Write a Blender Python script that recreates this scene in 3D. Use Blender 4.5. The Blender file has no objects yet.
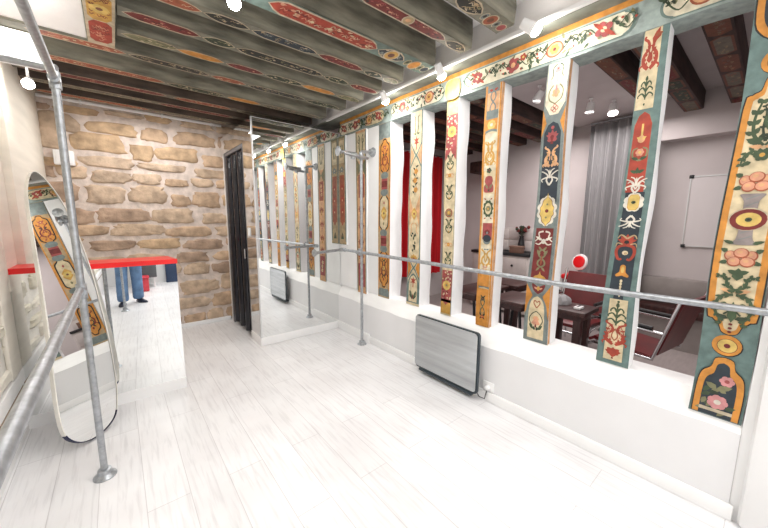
import bpy, bmesh, math, random
from mathutils import Vector, Matrix
random.seed(7)
PI = math.pi
C = bpy.context.scene.collection
V = Vector

# ------------------------------------------------------------------ materials
MATS = {}
def mat(name, rgb, rough=.6, metal=0., var=.08, scale=6., bump=0., bscale=30., emit=0., coat=0., stretch=(1,1,1)):
    if name in MATS: return MATS[name]
    m = bpy.data.materials.new(name); m.use_nodes = True
    nt = m.node_tree; n = nt.nodes; b = n['Principled BSDF']
    b.inputs['Roughness'].default_value = rough
    b.inputs['Metallic'].default_value = metal
    b.inputs['Coat Weight'].default_value = coat
    tc = n.new('ShaderNodeTexCoord'); mp = n.new('ShaderNodeMapping')
    mp.inputs['Scale'].default_value = stretch
    nt.links.new(tc.outputs['Object'], mp.inputs['Vector'])
    ns = n.new('ShaderNodeTexNoise'); ns.inputs['Scale'].default_value = scale
    ns.inputs['Detail'].default_value = 6
    nt.links.new(mp.outputs['Vector'], ns.inputs['Vector'])
    rp = n.new('ShaderNodeValToRGB')
    rp.color_ramp.elements[0].position = .3; rp.color_ramp.elements[1].position = .7
    lo = [max(0, c*(1-var*1.6)) for c in rgb]; hi = [min(1, c*(1+var)) for c in rgb]
    rp.color_ramp.elements[0].color = (*lo, 1); rp.color_ramp.elements[1].color = (*hi, 1)
    nt.links.new(ns.outputs['Fac'], rp.inputs['Fac'])
    nt.links.new(rp.outputs['Color'], b.inputs['Base Color'])
    if emit:
        b.inputs['Emission Color'].default_value = (*rgb, 1)
        b.inputs['Emission Strength'].default_value = emit
    if bump:
        n2 = n.new('ShaderNodeTexNoise'); n2.inputs['Scale'].default_value = bscale
        n2.inputs['Detail'].default_value = 8
        nt.links.new(mp.outputs['Vector'], n2.inputs['Vector'])
        bp = n.new('ShaderNodeBump'); bp.inputs['Strength'].default_value = bump
        bp.inputs['Distance'].default_value = .01
        nt.links.new(n2.outputs['Fac'], bp.inputs['Height'])
        nt.links.new(bp.outputs['Normal'], b.inputs['Normal'])
    MATS[name] = m
    return m

def floor_material():
    m = bpy.data.materials.new('white_laminate_planks'); m.use_nodes = True
    nt = m.node_tree; n = nt.nodes; L = nt.links.new; b = n['Principled BSDF']
    b.inputs['Roughness'].default_value = .34
    tc = n.new('ShaderNodeTexCoord'); mp = n.new('ShaderNodeMapping')
    mp.inputs['Rotation'].default_value = (0, 0, PI/2)
    L(tc.outputs['Object'], mp.inputs['Vector'])
    br = n.new('ShaderNodeTexBrick'); br.offset = .37
    br.inputs['Scale'].default_value = 1.0
    br.inputs['Brick Width'].default_value = 1.38; br.inputs['Row Height'].default_value = .195
    br.inputs['Mortar Size'].default_value = .0022; br.inputs['Mortar Smooth'].default_value = .2
    br.inputs['Color1'].default_value = (.84, .84, .85, 1); br.inputs['Color2'].default_value = (.78, .78, .79, 1)
    br.inputs['Mortar'].default_value = (.62, .61, .62, 1)
    L(mp.outputs['Vector'], br.inputs['Vector'])
    mp2 = n.new('ShaderNodeMapping'); mp2.inputs['Scale'].default_value = (22, 1.6, 1)
    L(tc.outputs['Object'], mp2.inputs['Vector'])
    ns = n.new('ShaderNodeTexNoise'); ns.inputs['Scale'].default_value = 2.2; ns.inputs['Detail'].default_value = 9
    ns.inputs['Distortion'].default_value = .4
    L(mp2.outputs['Vector'], ns.inputs['Vector'])
    rp = n.new('ShaderNodeValToRGB'); e = rp.color_ramp.elements
    e[0].position = .30; e[0].color = (.86, .857, .86, 1); e[1].position = .5; e[1].color = (1, 1, 1, 1)
    L(ns.outputs['Fac'], rp.inputs['Fac'])
    n2 = n.new('ShaderNodeTexNoise'); n2.inputs['Scale'].default_value = 2.2; n2.inputs['Detail'].default_value = 7
    L(tc.outputs['Object'], n2.inputs['Vector'])
    r2 = n.new('ShaderNodeValToRGB'); e = r2.color_ramp.elements
    e[0].position = .3; e[0].color = (.9, .89, .89, 1); e[1].position = .6; e[1].color = (1, 1, 1, 1)
    L(n2.outputs['Fac'], r2.inputs['Fac'])
    mx = n.new('ShaderNodeMixRGB'); mx.blend_type = 'MULTIPLY'; mx.inputs['Fac'].default_value = 1
    L(br.outputs['Color'], mx.inputs['Color1']); L(rp.outputs['Color'], mx.inputs['Color2'])
    m2 = n.new('ShaderNodeMixRGB'); m2.blend_type = 'MULTIPLY'; m2.inputs['Fac'].default_value = 1
    L(mx.outputs['Color'], m2.inputs['Color1']); L(r2.outputs['Color'], m2.inputs['Color2'])
    L(m2.outputs['Color'], b.inputs['Base Color'])
    return m

def mirror_material(name, tint=.9, rough=.01):
    m = bpy.data.materials.new(name); m.use_nodes = True
    nt = m.node_tree; b = nt.nodes['Principled BSDF']
    b.inputs['Metallic'].default_value = 1; b.inputs['Roughness'].default_value = rough
    ns = nt.nodes.new('ShaderNodeTexNoise'); ns.inputs['Scale'].default_value = 1.5
    rp = nt.nodes.new('ShaderNodeValToRGB')
    rp.color_ramp.elements[0].color = (tint*.98, tint, tint, 1); rp.color_ramp.elements[1].color = (tint, tint*1.01, tint, 1)
    nt.links.new(ns.outputs['Fac'], rp.inputs['Fac']); nt.links.new(rp.outputs['Color'], b.inputs['Base Color'])
    return m

FLOOR = floor_material()
MIRROR = mirror_material('mirror_glass', .86)
PLASTER = mat('white_plaster', (.84, .84, .84), .75, var=.02, scale=3, bump=.12, bscale=14)
LOWW = mat('low_wall_shaded_white', (.76, .76, .77), .7, var=.02, scale=3, bump=.1, bscale=10)  # darker than the sill: the upright face's dimmer light put into its colour
SILLM = mat('whitewashed_timber', (.90, .90, .895), .7, var=.04, scale=9, bump=.35, bscale=10, stretch=(1, .35, 1))
POSTSIDE = mat('whitewashed_post_side', (.88, .885, .89), .75, var=.05, scale=8, bump=.5, bscale=16, stretch=(1, 1, .4))
CEILW = mat('ceiling_white', (.80, .78, .77), .85, var=.03, scale=4, bump=.2, bscale=20)
CREAM = mat('cream_boarding', (.80, .75, .66), .75, var=.06, scale=4, bump=.3, bscale=12, stretch=(1, .3, 3))
GALV = mat('galvanised_steel', (.40, .42, .445), .38, metal=.75, var=.16, scale=38, bump=.12, bscale=80)
GALVD = mat('galvanised_fitting', (.43, .455, .48), .34, metal=.75, var=.18, scale=40, bump=.2, bscale=60)
RED = mat('red_laminate', (.78, .012, .012), .3, var=.03)
BLACK = mat('black_lacquer', (.008, .008, .014), .12, var=.3, scale=4, stretch=(8, 8, .3))
BLACKM = mat('black_plastic', (.012, .012, .014), .5)
JAMB = mat('dark_grey_frame', (.10, .10, .11), .35)
WHITEP = mat('white_plastic', (.85, .85, .85), .35, var=.01)
CHROME = mat('chrome', (.72, .73, .75), .12, metal=1, var=.03)
ALU = mat('aluminium_trim', (.66, .67, .68), .3, metal=.9, var=.03)
STEEL = mat('polished_steel_panel', (.50, .52, .53), .10, metal=1, var=.12, scale=3, stretch=(1, .3, 6))
DARKEDGE = mat('dark_panel_edge', (.03, .045, .055), .4)
BEAMG = mat('grey_green_beam', (.215, .205, .16), .85, var=.38, scale=5, bump=.7, bscale=9, stretch=(.6, 3, 3))
BEAMB = mat('brown_beam', (.085, .062, .048), .85, var=.4, scale=5, bump=.7, bscale=9, stretch=(.6, 3, 3))
BEAMU = mat('beam_underside_green', (.22, .235, .20), .8, var=.22, scale=7)
DARKWOOD = mat('dark_old_oak', (.050, .026, .022), .7, var=.45, scale=6, bump=.6, bscale=12, stretch=(.5, 3, 3))
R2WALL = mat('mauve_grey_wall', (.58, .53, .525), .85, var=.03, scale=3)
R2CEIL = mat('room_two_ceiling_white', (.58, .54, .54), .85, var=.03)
R2FLOOR = mat('taupe_floor', (.40, .35, .34), .6, var=.06, stretch=(1, 6, 1))
TAUPE = mat('taupe_upholstery', (.30, .27, .255), .8)
CURTAIN = mat('red_velvet', (.62, .004, .012), .75, var=.2, scale=3, stretch=(8, 8, .2))
GREYCUR = mat('grey_curtain_cloth', (.29, .285, .29), .8, var=.1, stretch=(8, 8, .2))
LEATHER = mat('dark_red_leather', (.135, .012, .014), .35, var=.2)
WENGE = mat('dark_wenge_wood', (.050, .018, .016), .4, var=.3, scale=5, stretch=(1, 8, 1))
JEANS = mat('blue_denim', (.13, .23, .40), .85, var=.25, scale=7, bump=.3, bscale=120)
SHOE = mat('dark_navy_shoe', (.012, .016, .035), .5)
SKIN = mat('skin_tone', (.62, .40, .30), .55, var=.04)
SHIRT = mat('dark_jumper', (.06, .065, .08), .85, var=.15)
HAIR = mat('brown_hair', (.05, .03, .02), .6, var=.3)
GLOW = mat('lamp_glow', (1, .97, .92), .4, emit=120, var=0)
GLOW2 = mat('lamp_glow_dim', (1, .93, .88), .4, emit=10, var=0)

# paint colours
PC = dict(
 teal=(.165, .255, .24), teal2=(.19, .27, .24), ltteal=(.42, .50, .47), grey=(.23, .275, .265), bark=(.27, .265, .21), cream=(.84, .70, .45), pale=(.88, .80, .61),
 orange=(.76, .32, .055), peach=(.84, .47, .24), salmon=(.80, .38, .24), yellow=(.85, .60, .17), gold=(.72, .40, .085),
 red=(.47, .065, .035), dred=(.21, .025, .022), rose=(.42, .085, .085), pink=(.75, .33, .33), navy=(.028, .042, .058),
 green=(.065, .105, .05), dgreen=(.035, .055, .03), olive=(.26, .25, .13), black=(.02, .02, .018), white=(.86, .81, .70),
 urn=(.33, .28, .27), brown=(.20, .065, .03), tan=(.55, .40, .22), rust=(.42, .11, .05), line=(.66, .56, .40), mud=(.20, .17, .13))
def paint(c): return mat('paint_'+c, tuple(.72*q for q in PC[c]), .66, var=.17, scale=22, bump=.12, bscale=40)

# ------------------------------------------------------------------ mesh builder
class MB:
    def __init__(s): s.v = []; s.f = []; s.mi = []; s.mats = []; s.smooth = []
    def m(s, mt):
        if mt not in s.mats: s.mats.append(mt)
        return s.mats.index(mt)
    def add(s, vs, fs, mt, smooth=False):
        o = len(s.v); s.v += [tuple(x) for x in vs]; k = s.m(mt)
        for f in fs: s.f.append([o+i for i in f]); s.mi.append(k); s.smooth.append(smooth)
        return s
    def box(s, x0, x1, y0, y1, z0, z1, mt, bev=0.):
        if x0 > x1: x0, x1 = x1, x0
        if y0 > y1: y0, y1 = y1, y0
        if z0 > z1: z0, z1 = z1, z0
        if not bev:
            vs = [(x, y, z) for z in (z0, z1) for y in (y0, y1) for x in (x0, x1)]
            return s.add(vs, [(0,2,3,1),(4,5,7,6),(0,1,5,4),(2,6,7,3),(0,4,6,2),(1,3,7,5)], mt)
        bm = bmesh.new(); bmesh.ops.create_cube(bm, size=1)
        for v in bm.verts:
            v.co = V(((x0+x1)/2+v.co.x*(x1-x0), (y0+y1)/2+v.co.y*(y1-y0), (z0+z1)/2+v.co.z*(z1-z0)))
        bmesh.ops.bevel(bm, geom=bm.edges[:], offset=bev, segments=2, affect='EDGES', profile=.5)
        return s.bm(bm, mt)
    def bm(s, bm, mt, smooth=False):
        bm.verts.index_update()
        s.add([v.co[:] for v in bm.verts], [[v.index for v in f.verts] for f in bm.faces], mt, smooth); bm.free(); return s
    def tube(s, pts, r, mt, n=12, cap=True):
        pts = [V(p) for p in pts]; rs = r if isinstance(r, (list, tuple)) else [r]*len(pts)
        rings = []; prev = None
        for i, p in enumerate(pts):
            d = (pts[min(i+1, len(pts)-1)]-pts[max(i-1, 0)]).normalized()
            if prev is None:
                a = V((0, 0, 1)) if abs(d.z) < .9 else V((1, 0, 0)); u = d.cross(a).normalized()
            else:
                u = (prev - d*prev.dot(d)).normalized()
            prev = u; w = d.cross(u)
            rings.append([p+(u*math.cos(2*PI*k/n)+w*math.sin(2*PI*k/n))*rs[i] for k in range(n)])
        vs = [q for r_ in rings for q in r_]; fs = []
        for i in range(len(pts)-1):
            for k in range(n):
                fs.append((i*n+k, i*n+(k+1) % n, (i+1)*n+(k+1) % n, (i+1)*n+k))
        if cap: fs.append(tuple(range(n-1, -1, -1))); fs.append(tuple((len(pts)-1)*n+k for k in range(n)))
        return s.add(vs, fs, mt, True)
    def lathe(s, c, axis, prof, mt, n=20):
        # prof: list of (distance along axis, radius)
        c = V(c); axis = V(axis).normalized()
        return s.tube([c+axis*(d+1e-5*i) for i, (d, r) in enumerate(prof)], [max(r, 1e-4) for d, r in prof], mt, n) if False else s._lathe(c, axis, prof, mt, n)
    def _lathe(s, c, ax, prof, mt, n):
        c = V(c); ax = V(ax).normalized()
        a = V((0, 0, 1)) if abs(ax.z) < .9 else V((1, 0, 0)); u = ax.cross(a).normalized(); w = ax.cross(u)
        vs = []; fs = []
        for d, r in prof:
            for k in range(n): vs.append(c+ax*d+(u*math.cos(2*PI*k/n)+w*math.sin(2*PI*k/n))*r)
        for i in range(len(prof)-1):
            for k in range(n): fs.append((i*n+k, i*n+(k+1) % n, (i+1)*n+(k+1) % n, (i+1)*n+k))
        fs.append(tuple(range(n-1, -1, -1))); fs.append(tuple((len(prof)-1)*n+k for k in range(n)))
        return s.add(vs, fs, mt, True)
    def prism(s, poly, d, mt):
        # poly: planar 3d points, extruded along vector d
        n = len(poly); a = [V(p) for p in poly]; b = [p+V(d) for p in a]
        return s.add(a+b, [tuple(range(n))[::-1], tuple(range(n, 2*n))]+[(i, (i+1) % n, n+(i+1) % n, n+i) for i in range(n)], mt)
    def ball(s, c, r, mt, sc=(1, 1, 1), n=2):
        bm = bmesh.new(); bmesh.ops.create_icosphere(bm, subdivisions=n, radius=1)
        for v in bm.verts: v.co = V(c)+V((v.co.x*r*sc[0], v.co.y*r*sc[1], v.co.z*r*sc[2]))
        return s.bm(bm, mt, True)
    def build(s, name, parent=None):
        me = bpy.data.meshes.new(name)
        off = V((0, 0, 0))
        p = parent
        while p is not None: off += p.location; p = p.parent
        me.from_pydata([tuple(V(v)-off) for v in s.v], [], s.f)
        for m in s.mats: me.materials.append(m)
        me.polygons.foreach_set('material_index', s.mi); me.polygons.foreach_set('use_smooth', s.smooth)
        me.validate(); me.update()
        bm = bmesh.new(); bm.from_mesh(me); 
        if not getattr(s, 'flat', False): bmesh.ops.recalc_face_normals(bm, faces=bm.faces)
        bm.to_mesh(me); bm.free()
        try: me.set_sharp_from_angle(angle=math.radians(40))
        except Exception: pass
        o = bpy.data.objects.new(name, me); C.objects.link(o)
        if parent: o.parent = parent
        return o

def tag(o, label, cat, group=None):
    o['label'] = label; o['category'] = cat
    if group: o['group'] = group
    return o
def thing(name, label, cat, loc, group=None):
    o = bpy.data.objects.new(name, None); C.objects.link(o); o.location = loc; o.empty_display_size = .1
    return tag(o, label, cat, group)
def struct(o): o['kind'] = 'structure'; return o
def copy_tree(o, loc, label, group=None):
    c = o.copy(); C.objects.link(c); c.location = loc; c['label'] = label
    if group: c['group'] = group
    for ch in o.children:
        d = ch.copy(); C.objects.link(d); d.parent = c
        for g in ch.children:
            e = g.copy(); C.objects.link(e); e.parent = d
    return c

# ------------------------------------------------------------------ vector art laid on real faces
def cr(pts, k=6, closed=False):
    n = len(pts); out = []
    rng = range(n) if closed else range(n-1)
    for i in rng:
        g = (lambda j: pts[j % n]) if closed else (lambda j: pts[max(0, min(n-1, j))])
        a, b, c, d = g(i-1), g(i), g(i+1), g(i+2)
        for t in range(k):
            t /= k
            out.append(tuple(.5*((2*b[q])+(c[q]-a[q])*t+(2*a[q]-5*b[q]+4*c[q]-d[q])*t*t+(3*b[q]-a[q]-3*c[q]+d[q])*t**3) for q in (0, 1)))
    if not closed: out.append(tuple(pts[-1]))
    return out
class Art:
    """2-D shapes on a painted face; F(a,b,h) gives the world point h above the face."""
    def __init__(s, F, mb=None): s.F = F; s.mb = mb or MB(); s.mb.flat = True; s.h = .0006; s.fr = [(0, 0, 1, 1, 0)]
    def push(s, x, y, sx=1, sy=None, rot=0): s.fr.append((x, y, sx, sx if sy is None else sy, rot))
    def pop(s): s.fr.pop()
    def T(s, p):
        a, b = p
        for x, y, sx, sy, r in reversed(s.fr):
            a *= sx; b *= sy
            if r: a, b = a*math.cos(r)-b*math.sin(r), a*math.sin(r)+b*math.cos(r)
            a += x; b += y
        return a, b
    def poly(s, pts, c):
        s.h += .00003
        s.mb.add([s.F(*s.T(p), s.h) for p in pts], [tuple(range(len(pts)))], paint(c))
    def blob(s, pts, c, k=5): s.poly(cr(pts, k, True), c)
    def sym(s, pts, c, k=5):       # closed outline given by its right half, top to bottom
        q = cr(pts, k); s.poly(q+[(-a, b) for a, b in reversed(q) if abs(a) > 1e-6], c)
    def ell(s, x, y, rx, ry, c, n=18): s.poly([(x+rx*math.cos(2*PI*i/n), y+ry*math.sin(2*PI*i/n)) for i in range(n)], c)
    def ring(s, x, y, rx, ry, w, c, n=20):
        s.stroke([(x+rx*math.cos(2*PI*i/n), y+ry*math.sin(2*PI*i/n)) for i in range(n+1)], w, c, sm=False)
    def rect(s, x0, x1, y0, y1, c): s.poly([(x0, y0), (x1, y0), (x1, y1), (x0, y1)], c)
    def stroke(s, pts, w, c, tip=1., sm=True, k=5):
        q = cr(pts, k) if sm and len(pts) > 2 else pts
        s.h += .00003; w *= .84; L = []; R = []; n = len(q)
        for i, p in enumerate(q):
            a = q[max(0, i-1)]; b = q[min(n-1, i+1)]
            dx, dy = b[0]-a[0], b[1]-a[1]; l = math.hypot(dx, dy) or 1
            ww = w/2*(1+(tip-1)*i/(n-1))
            L.append((p[0]-dy/l*ww, p[1]+dx/l*ww)); R.append((p[0]+dy/l*ww, p[1]-dx/l*ww))
        vs = [s.F(*s.T(p), s.h) for p in L+R]
        s.mb.add(vs, [(i, i+1, n+i+1, n+i) for i in range(n-1)], paint(c))
    def strokes(s, pts, w, c, tip=1.):  # and its mirror image
        s.stroke(pts, w, c, tip); s.stroke([(-a, b) for a, b in pts], w, c, tip)
    def leaf(s, x, y, ang, l, w, c):
        P = [(0, 0), (l*.3, w*.5), (l*.7, w*.38), (l, 0), (l*.7, -w*.38), (l*.3, -w*.5)]
        ca, sa = math.cos(ang), math.sin(ang)
        s.poly([(x+a*ca-b*sa, y+a*sa+b*ca) for a, b in P], c)
    def leaves(s, x, y, ang, l, w, c): s.leaf(x, y, ang, l, w, c); s.leaf(-x, y, PI-ang, l, w, c)
    def flower(s, x, y, r, c, cc, n=6, a0=0.):
        for i in range(n):
            a = a0+2*PI*i/n; s.ell(x+r*.55*math.cos(a), y+r*.55*math.sin(a), r*.42, r*.42, c, 9)
        s.ell(x, y, r*.33, r*.33, cc, 9)
    def frame(s, pts, w, c): s.stroke(list(pts)+[pts[0]], w, c, sm=False)
    def frond(s, pts, w, c, l=.3, sides=(1, -1), tip=.4):
        s.stroke(pts, w, c, tip); q = cr(pts, 5); n = len(q)
        for i in range(2, n-1, 3):
            an = math.atan2(q[i+1][1]-q[i-1][1], q[i+1][0]-q[i-1][0])
            for k in sides: s.leaf(q[i][0], q[i][1], an+k*.75, l*(1-.4*i/n), l*.5, c)
    def fronds(s, pts, w, c, l=.3, sides=(1, -1), tip=.4):
        s.frond(pts, w, c, l, sides, tip); s.frond([(-a, b) for a, b in pts], w, c, l, [-k for k in sides], tip)
    # --- motifs, about 1 unit half width, centred at the frame origin
    def tree(s, c, h=2.2):
        s.stroke([(0, -h/2), (0, h/2)], .14, c)
        for i, (b, l) in enumerate(((-.34, .62), (-.08, .56), (.16, .42))):
            s.strokes([(0, b*h-.12), (l*.5, b*h+.24), (l, b*h+.05), (l*.98, b*h-.14)], .2, c, .5)
        s.leaf(0, h*.3, PI/2, h*.24, .26, c)
    def lyre(s, c, h=2.6, w=.24, c2=None):
        s.strokes([(.08, -h/2), (.5, -h*.34), (.52, -h*.08), (.16, h*.12), (.3, h*.32), (.62, h*.42), (.56, h*.5)], w, c, .6)
        s.strokes([(.14, -h*.2), (.1, -.02*h), (.3, h*.2)], w*.6, c, .4)
        s.strokes([(.46, -h*.34), (.78, -h*.42), (.72, -h*.52)], w*.7, c, .4)
        if c2: s.leaf(0, -h*.2, PI/2, h*.3, .25, c2)
    def eight(s, c, h=3., w=.14):
        q = [(.0, -h/2), (.32, -h*.36), (.3, -h*.16), (0, 0), (-.3, h*.18), (-.26, h*.38), (0, h/2)]
        s.strokes(q, w, c)
        s.leaves(.1, -h*.5, -.9, .55, .22, c); s.leaves(.1, h*.46, .9, .5, .22, c)
    def acanthus(s, c, h=2.):
        s.strokes([(0, -h/2), (.3, -h*.2), (.2, h*.1), (.55, h*.3), (.85, h*.38)], .22, c, .5)
        s.strokes([(.05, h*.0), (.45, -.04*h), (.8, -h*.14), (.7, -h*.3)], .2, c, .5)
        s.strokes([(0, h*.15), (.2, h*.42), (.5, h*.52)], .18, c, .5)
        s.leaf(0, -h*.1, PI/2, h*.6, .24, c)
    def palm(s, c, c2, h=1.6):
        for a in (.35, .85, PI/2-.02):
            s.leaves(0, -h*.2, a, h*.62, .34, c)
        s.leaves(0, -h*.2, -.25, h*.45, .28, c)
        s.ell(0, -h*.2, .2, .2, c2, 10)
    def vine(s, c, fl, h=4., seed=0):
        r = random.Random(seed)
        s.stroke([(0, -h/2), (.25, -h*.25), (-.2, 0), (.25, h*.25), (0, h/2)], .08, c)
        for i in range(int(h*3)):
            b = -h/2+h*(i+.5)/int(h*3); sd = 1 if i % 2 else -1
            s.leaf(.05*sd, b, (.5 if sd > 0 else PI-.5)+r.uniform(-.4, .4), .5, .24, c)
        for b in (-h*.33, -.02, h*.3): s.flower(r.uniform(-.15, .15), b, .38, fl, 'gold', 5)

# ------------------------------------------------------------------ camera
cam = bpy.data.cameras.new('camera'); co = bpy.data.objects.new('camera', cam); C.objects.link(co)
YAW, PITCH, ROLL, FPX = .69142, .13970, .0056685, 322.
f = V((math.sin(YAW)*math.cos(PITCH), math.cos(YAW)*math.cos(PITCH), -math.sin(PITCH)))
r0 = V((math.cos(YAW), -math.sin(YAW), 0)); u0 = r0.cross(f)
r1 = r0*math.cos(ROLL)+u0*math.sin(ROLL); u1 = u0*math.cos(ROLL)-r0*math.sin(ROLL)
M = Matrix((r1, u1, -f)).transposed().to_4x4(); M.translation = V((0, 0, 1.5))
co.matrix_world = M
cam.sensor_width = 36; cam.lens = FPX/768*36; cam.clip_start = .01
bpy.context.scene.camera = co

# ------------------------------------------------------------------ setting
XL, XR, YM, YB, ZC = -.61, 2.27, 3.72, 5.08, 2.89
b = MB(); b.box(-1.2, 2.5, -2.7, 5.3, -.08, 0, FLOOR); struct(b.build('floor'))
b = MB(); b.box(2.5, 5.4, -.9, 4.4, -.08, -.001, R2FLOOR); struct(b.build('floor_far'))
b = MB(); b.box(-.8, 2.6, -2.7, 5.3, ZC, ZC+.1, CEILW)
b.box(2.145, 2.6, -2.6, YB, 2.797, ZC, CEILW); b.box(2.145, 2.16, -2.6, YB, 2.7105, 2.7965, CEILW)          # plaster above the wall plate where the joists end
struct(b.build('ceiling'))
b = MB(); b.box(-.61, -.047, .5, 3.148, 2.712, ZC-.001, CEILW); struct(b.build('trim_ceiling_bay'))
b = MB(); b.box(2.6, 5.4, -.9, 4.4, ZC, ZC+.1, R2CEIL); struct(b.build('ceiling_far'))

def stone_wall(mb, W, H0, H1, F, mats, mortar, seed, hmin=.11, hmax=.2, gap=.03, depth=.022):
    r = random.Random(seed)
    mb.add([F(0, H0, 0), F(W, H0, 0), F(W, H1, 0), F(0, H1, 0)], [(0, 1, 2, 3)], mortar)
    z = H0+.01
    while z < H1-.05:
        h = min(r.uniform(hmin, hmax), H1-z)
        x = -r.uniform(0, .2)
        while x < W:
            w = r.uniform(.2, .58); 
            if r.random() < .12: x += r.uniform(.03, .08); continue
            x0, x1 = max(0, x), min(W, x+w); x += w+r.uniform(0, gap)
            if x1-x0 < .06: continue
            zz0 = z+r.uniform(-.03, .03); hh = h*r.choice((1, 1, 1.05, .9, .75))-r.uniform(gap*.4, gap*1.6)
            cx, cz = (x0+x1)/2, zz0+hh/2; hw, hh = (x1-x0)/2-gap*.4, hh/2
            n = 22; mt = r.choice(mats); rings = []
            jit = [1+r.uniform(-.13, .10) for _ in range(n)]; ph = r.uniform(0, 6); jit = [j+.07*math.sin(3*2*PI*i/n+ph) for i, j in enumerate(jit)]
            vs = []; fs = []
            for q, (sc, dp) in enumerate(((1.0, 0.), (.93, .6), (.8, .95), (.45, 1.05))):
                for i in range(n):
                    a = 2*PI*i/n; ca, sa = math.cos(a), math.sin(a)
                    e = .52
                    px = math.copysign(abs(ca)**e, ca); pz = math.copysign(abs(sa)**e, sa)
                    vs.append(F(cx+hw*px*sc*jit[i], min(H1, max(H0, cz+hh*pz*sc*jit[i])), depth*dp*r.uniform(.75, 1.2)))
            for q in range(3):
                for i in range(n): fs.append((q*n+i, q*n+(i+1) % n, (q+1)*n+(i+1) % n, (q+1)*n+i))
            fs.append(tuple(range(3*n, 4*n)))
            mb.add(vs, fs, mt, True)
        z += h
STN = [mat('sandstone_%s' % k, c, .9, var=.24, scale=9, bump=1., bscale=26) for k, c in
       dict(tan=(.52, .37, .25), ochre=(.53, .375, .235), beige=(.57, .435, .32), umber=(.43, .305, .22), buff=(.54, .405, .29)).items()]
MORT = mat('pinkish_lime_mortar', (.66, .565, .505), .95, var=.16, scale=11, bump=.8, bscale=30)
b = MB(); stone_wall(b, 2.2, 0, 2.76, lambda x, z, d: V((-.75+x, YB-d, z)), STN, MORT, 5, hmin=.14, hmax=.25, gap=.018)
b.box(-.8, 2.6, YB+.001, YB+.12, 0, ZC, MORT); struct(b.build('wall_back'))
# left wall: whitewashed rubble between pale timbers, then cream boarding at the far end
WST = [mat('whitewashed_stone_%s' % k, c, .9, var=.12, scale=8, bump=.8, bscale=24) for k, c in dict(a=(.70, .66, .55), b=(.78, .74, .65), c=(.66, .62, .52)).items()]
WM = mat('whitewash', (.80, .77, .71), .9, var=.08, bump=.5)
b = MB(); stone_wall(b, 5.9, .46, 2.85, lambda y, z, d: V((XL+d, -2.6+y, z)), WST, WM, 9, gap=.035)
b.box(-.8, XL-.001, -2.7, 5.2, 0, ZC, PLASTER)
b.box(XL, XL+.012, -2.6, 3.3, 0, .34, PLASTER)
b.box(XL, XL+.03, -2.6, 3.3, .36, .46, SILLM, .008)
for y0, y1 in ((2.98, 3.215), (1.9, 2.12), (.8, 1.0), (-.4, -.2)):
    b.box(XL, XL+.028, y0, y1, .46, 2.8, CREAM, .012)
b.box(XL, XL+.075, 3.505, YB, 0, 2.85, CREAM, .006); b.box(XL, XL+.03, 3.2, 3.505, 1.0, 2.85, CREAM)
struct(b.build('wall_left'))
b = MB(); b.box(XL+.012, XL+.022, -2.6, 3.2, .335, .36, mat('brown_reveal', (.33, .25, .18), .7)); struct(b.build('trim_left'))
b = MB(); b.box(-.8, 2.6, -2.75, -2.62, 0, ZC, PLASTER); struct(b.build('wall_front'))

# right wall: low wall, sloped sill, plaster infill, solid end
b = MB()
def wob(y, k=0): return .0035*math.sin(y*7.3+k)+.004*math.sin(y*17.1+2*k)
N = 60; ys = [-.003+(YM+.003)*i/N for i in range(N+1)]
ring = []
for y in ys:
    ring.append([(XR, y, 0), (XR, y, .40), (XR-.003+wob(y)*.3, y, .462+wob(y)*.8), (XR+.004+wob(y)*.3, y, .476+wob(y)*.8), (XR+.052+wob(y, 2)*.5, y, .578+wob(y, 3)*.5), (XR+.075, y, .604+wob(y, 1)*.6), (2.52, y, .60), (2.52, y, 0)])
vs = [p for r_ in ring for p in r_]; n = 8; fs = []
for i in range(N):
    for k in range(n-1): fs.append((i*n+k, (i+1)*n+k, (i+1)*n+k+1, i*n+k+1))
fs += [tuple(range(n)), tuple(range(N*n, N*n+n))]
b.add(vs, [q for i_, q in enumerate(fs) if i_ < N*7 and i_ % 7 >= 2], SILLM, False); b.add(vs, [q for i_, q in enumerate(fs) if not (i_ < N*7 and i_ % 7 >= 2)], LOWW, False)
struct(b.build('wall_right'))
for bx in ((2.335, 2.45, 2.922, 3.128, .60, 2.525), (2.315, 2.45, 3.336, 3.528, .60, 2.525), (2.315, 2.45, 3.53, YM+.03, .60, 1.16)):
    b = MB(); b.box(*bx, PLASTER); struct(b.build('wall_right'))
b = MB(); b.prism([(2.275, -2.65, 0), (2.275, -.004, 0), (2.275, -.004, .5), (2.275, -.036, 2.52), (2.275, -.036, 2.56), (2.275, -2.65, 2.56)], (.32, 0, 0), PLASTER); struct(b.build('wall_right'))
b = MB(); b.box(2.225, 2.45, -.62, -.037, 0, 2.6, PLASTER, .03); struct(b.build('trim_pilaster'))
b = MB()
b.box(XR-.016, XR, -.02, 3.0, 0, .085, WHITEP, .005); b.box(XR-.022, XR, 3.0, YM, 0, .11, WHITEP, .005); struct(b.build('baseboard_right'))
b = MB(); b.box(1.215, 2.26, YM-.014, YM, 0, .10, WHITEP, .004); b.box(1.203, 1.215, YM-.014, 4.07, 0, .10, WHITEP, .004); struct(b.build('baseboard_partition'))
b = MB(); b.box(-.5, 1.21, YB-.05, YB-.024, 0, .055, WHITEP, .006); struct(b.build('baseboard_back'))
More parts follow.
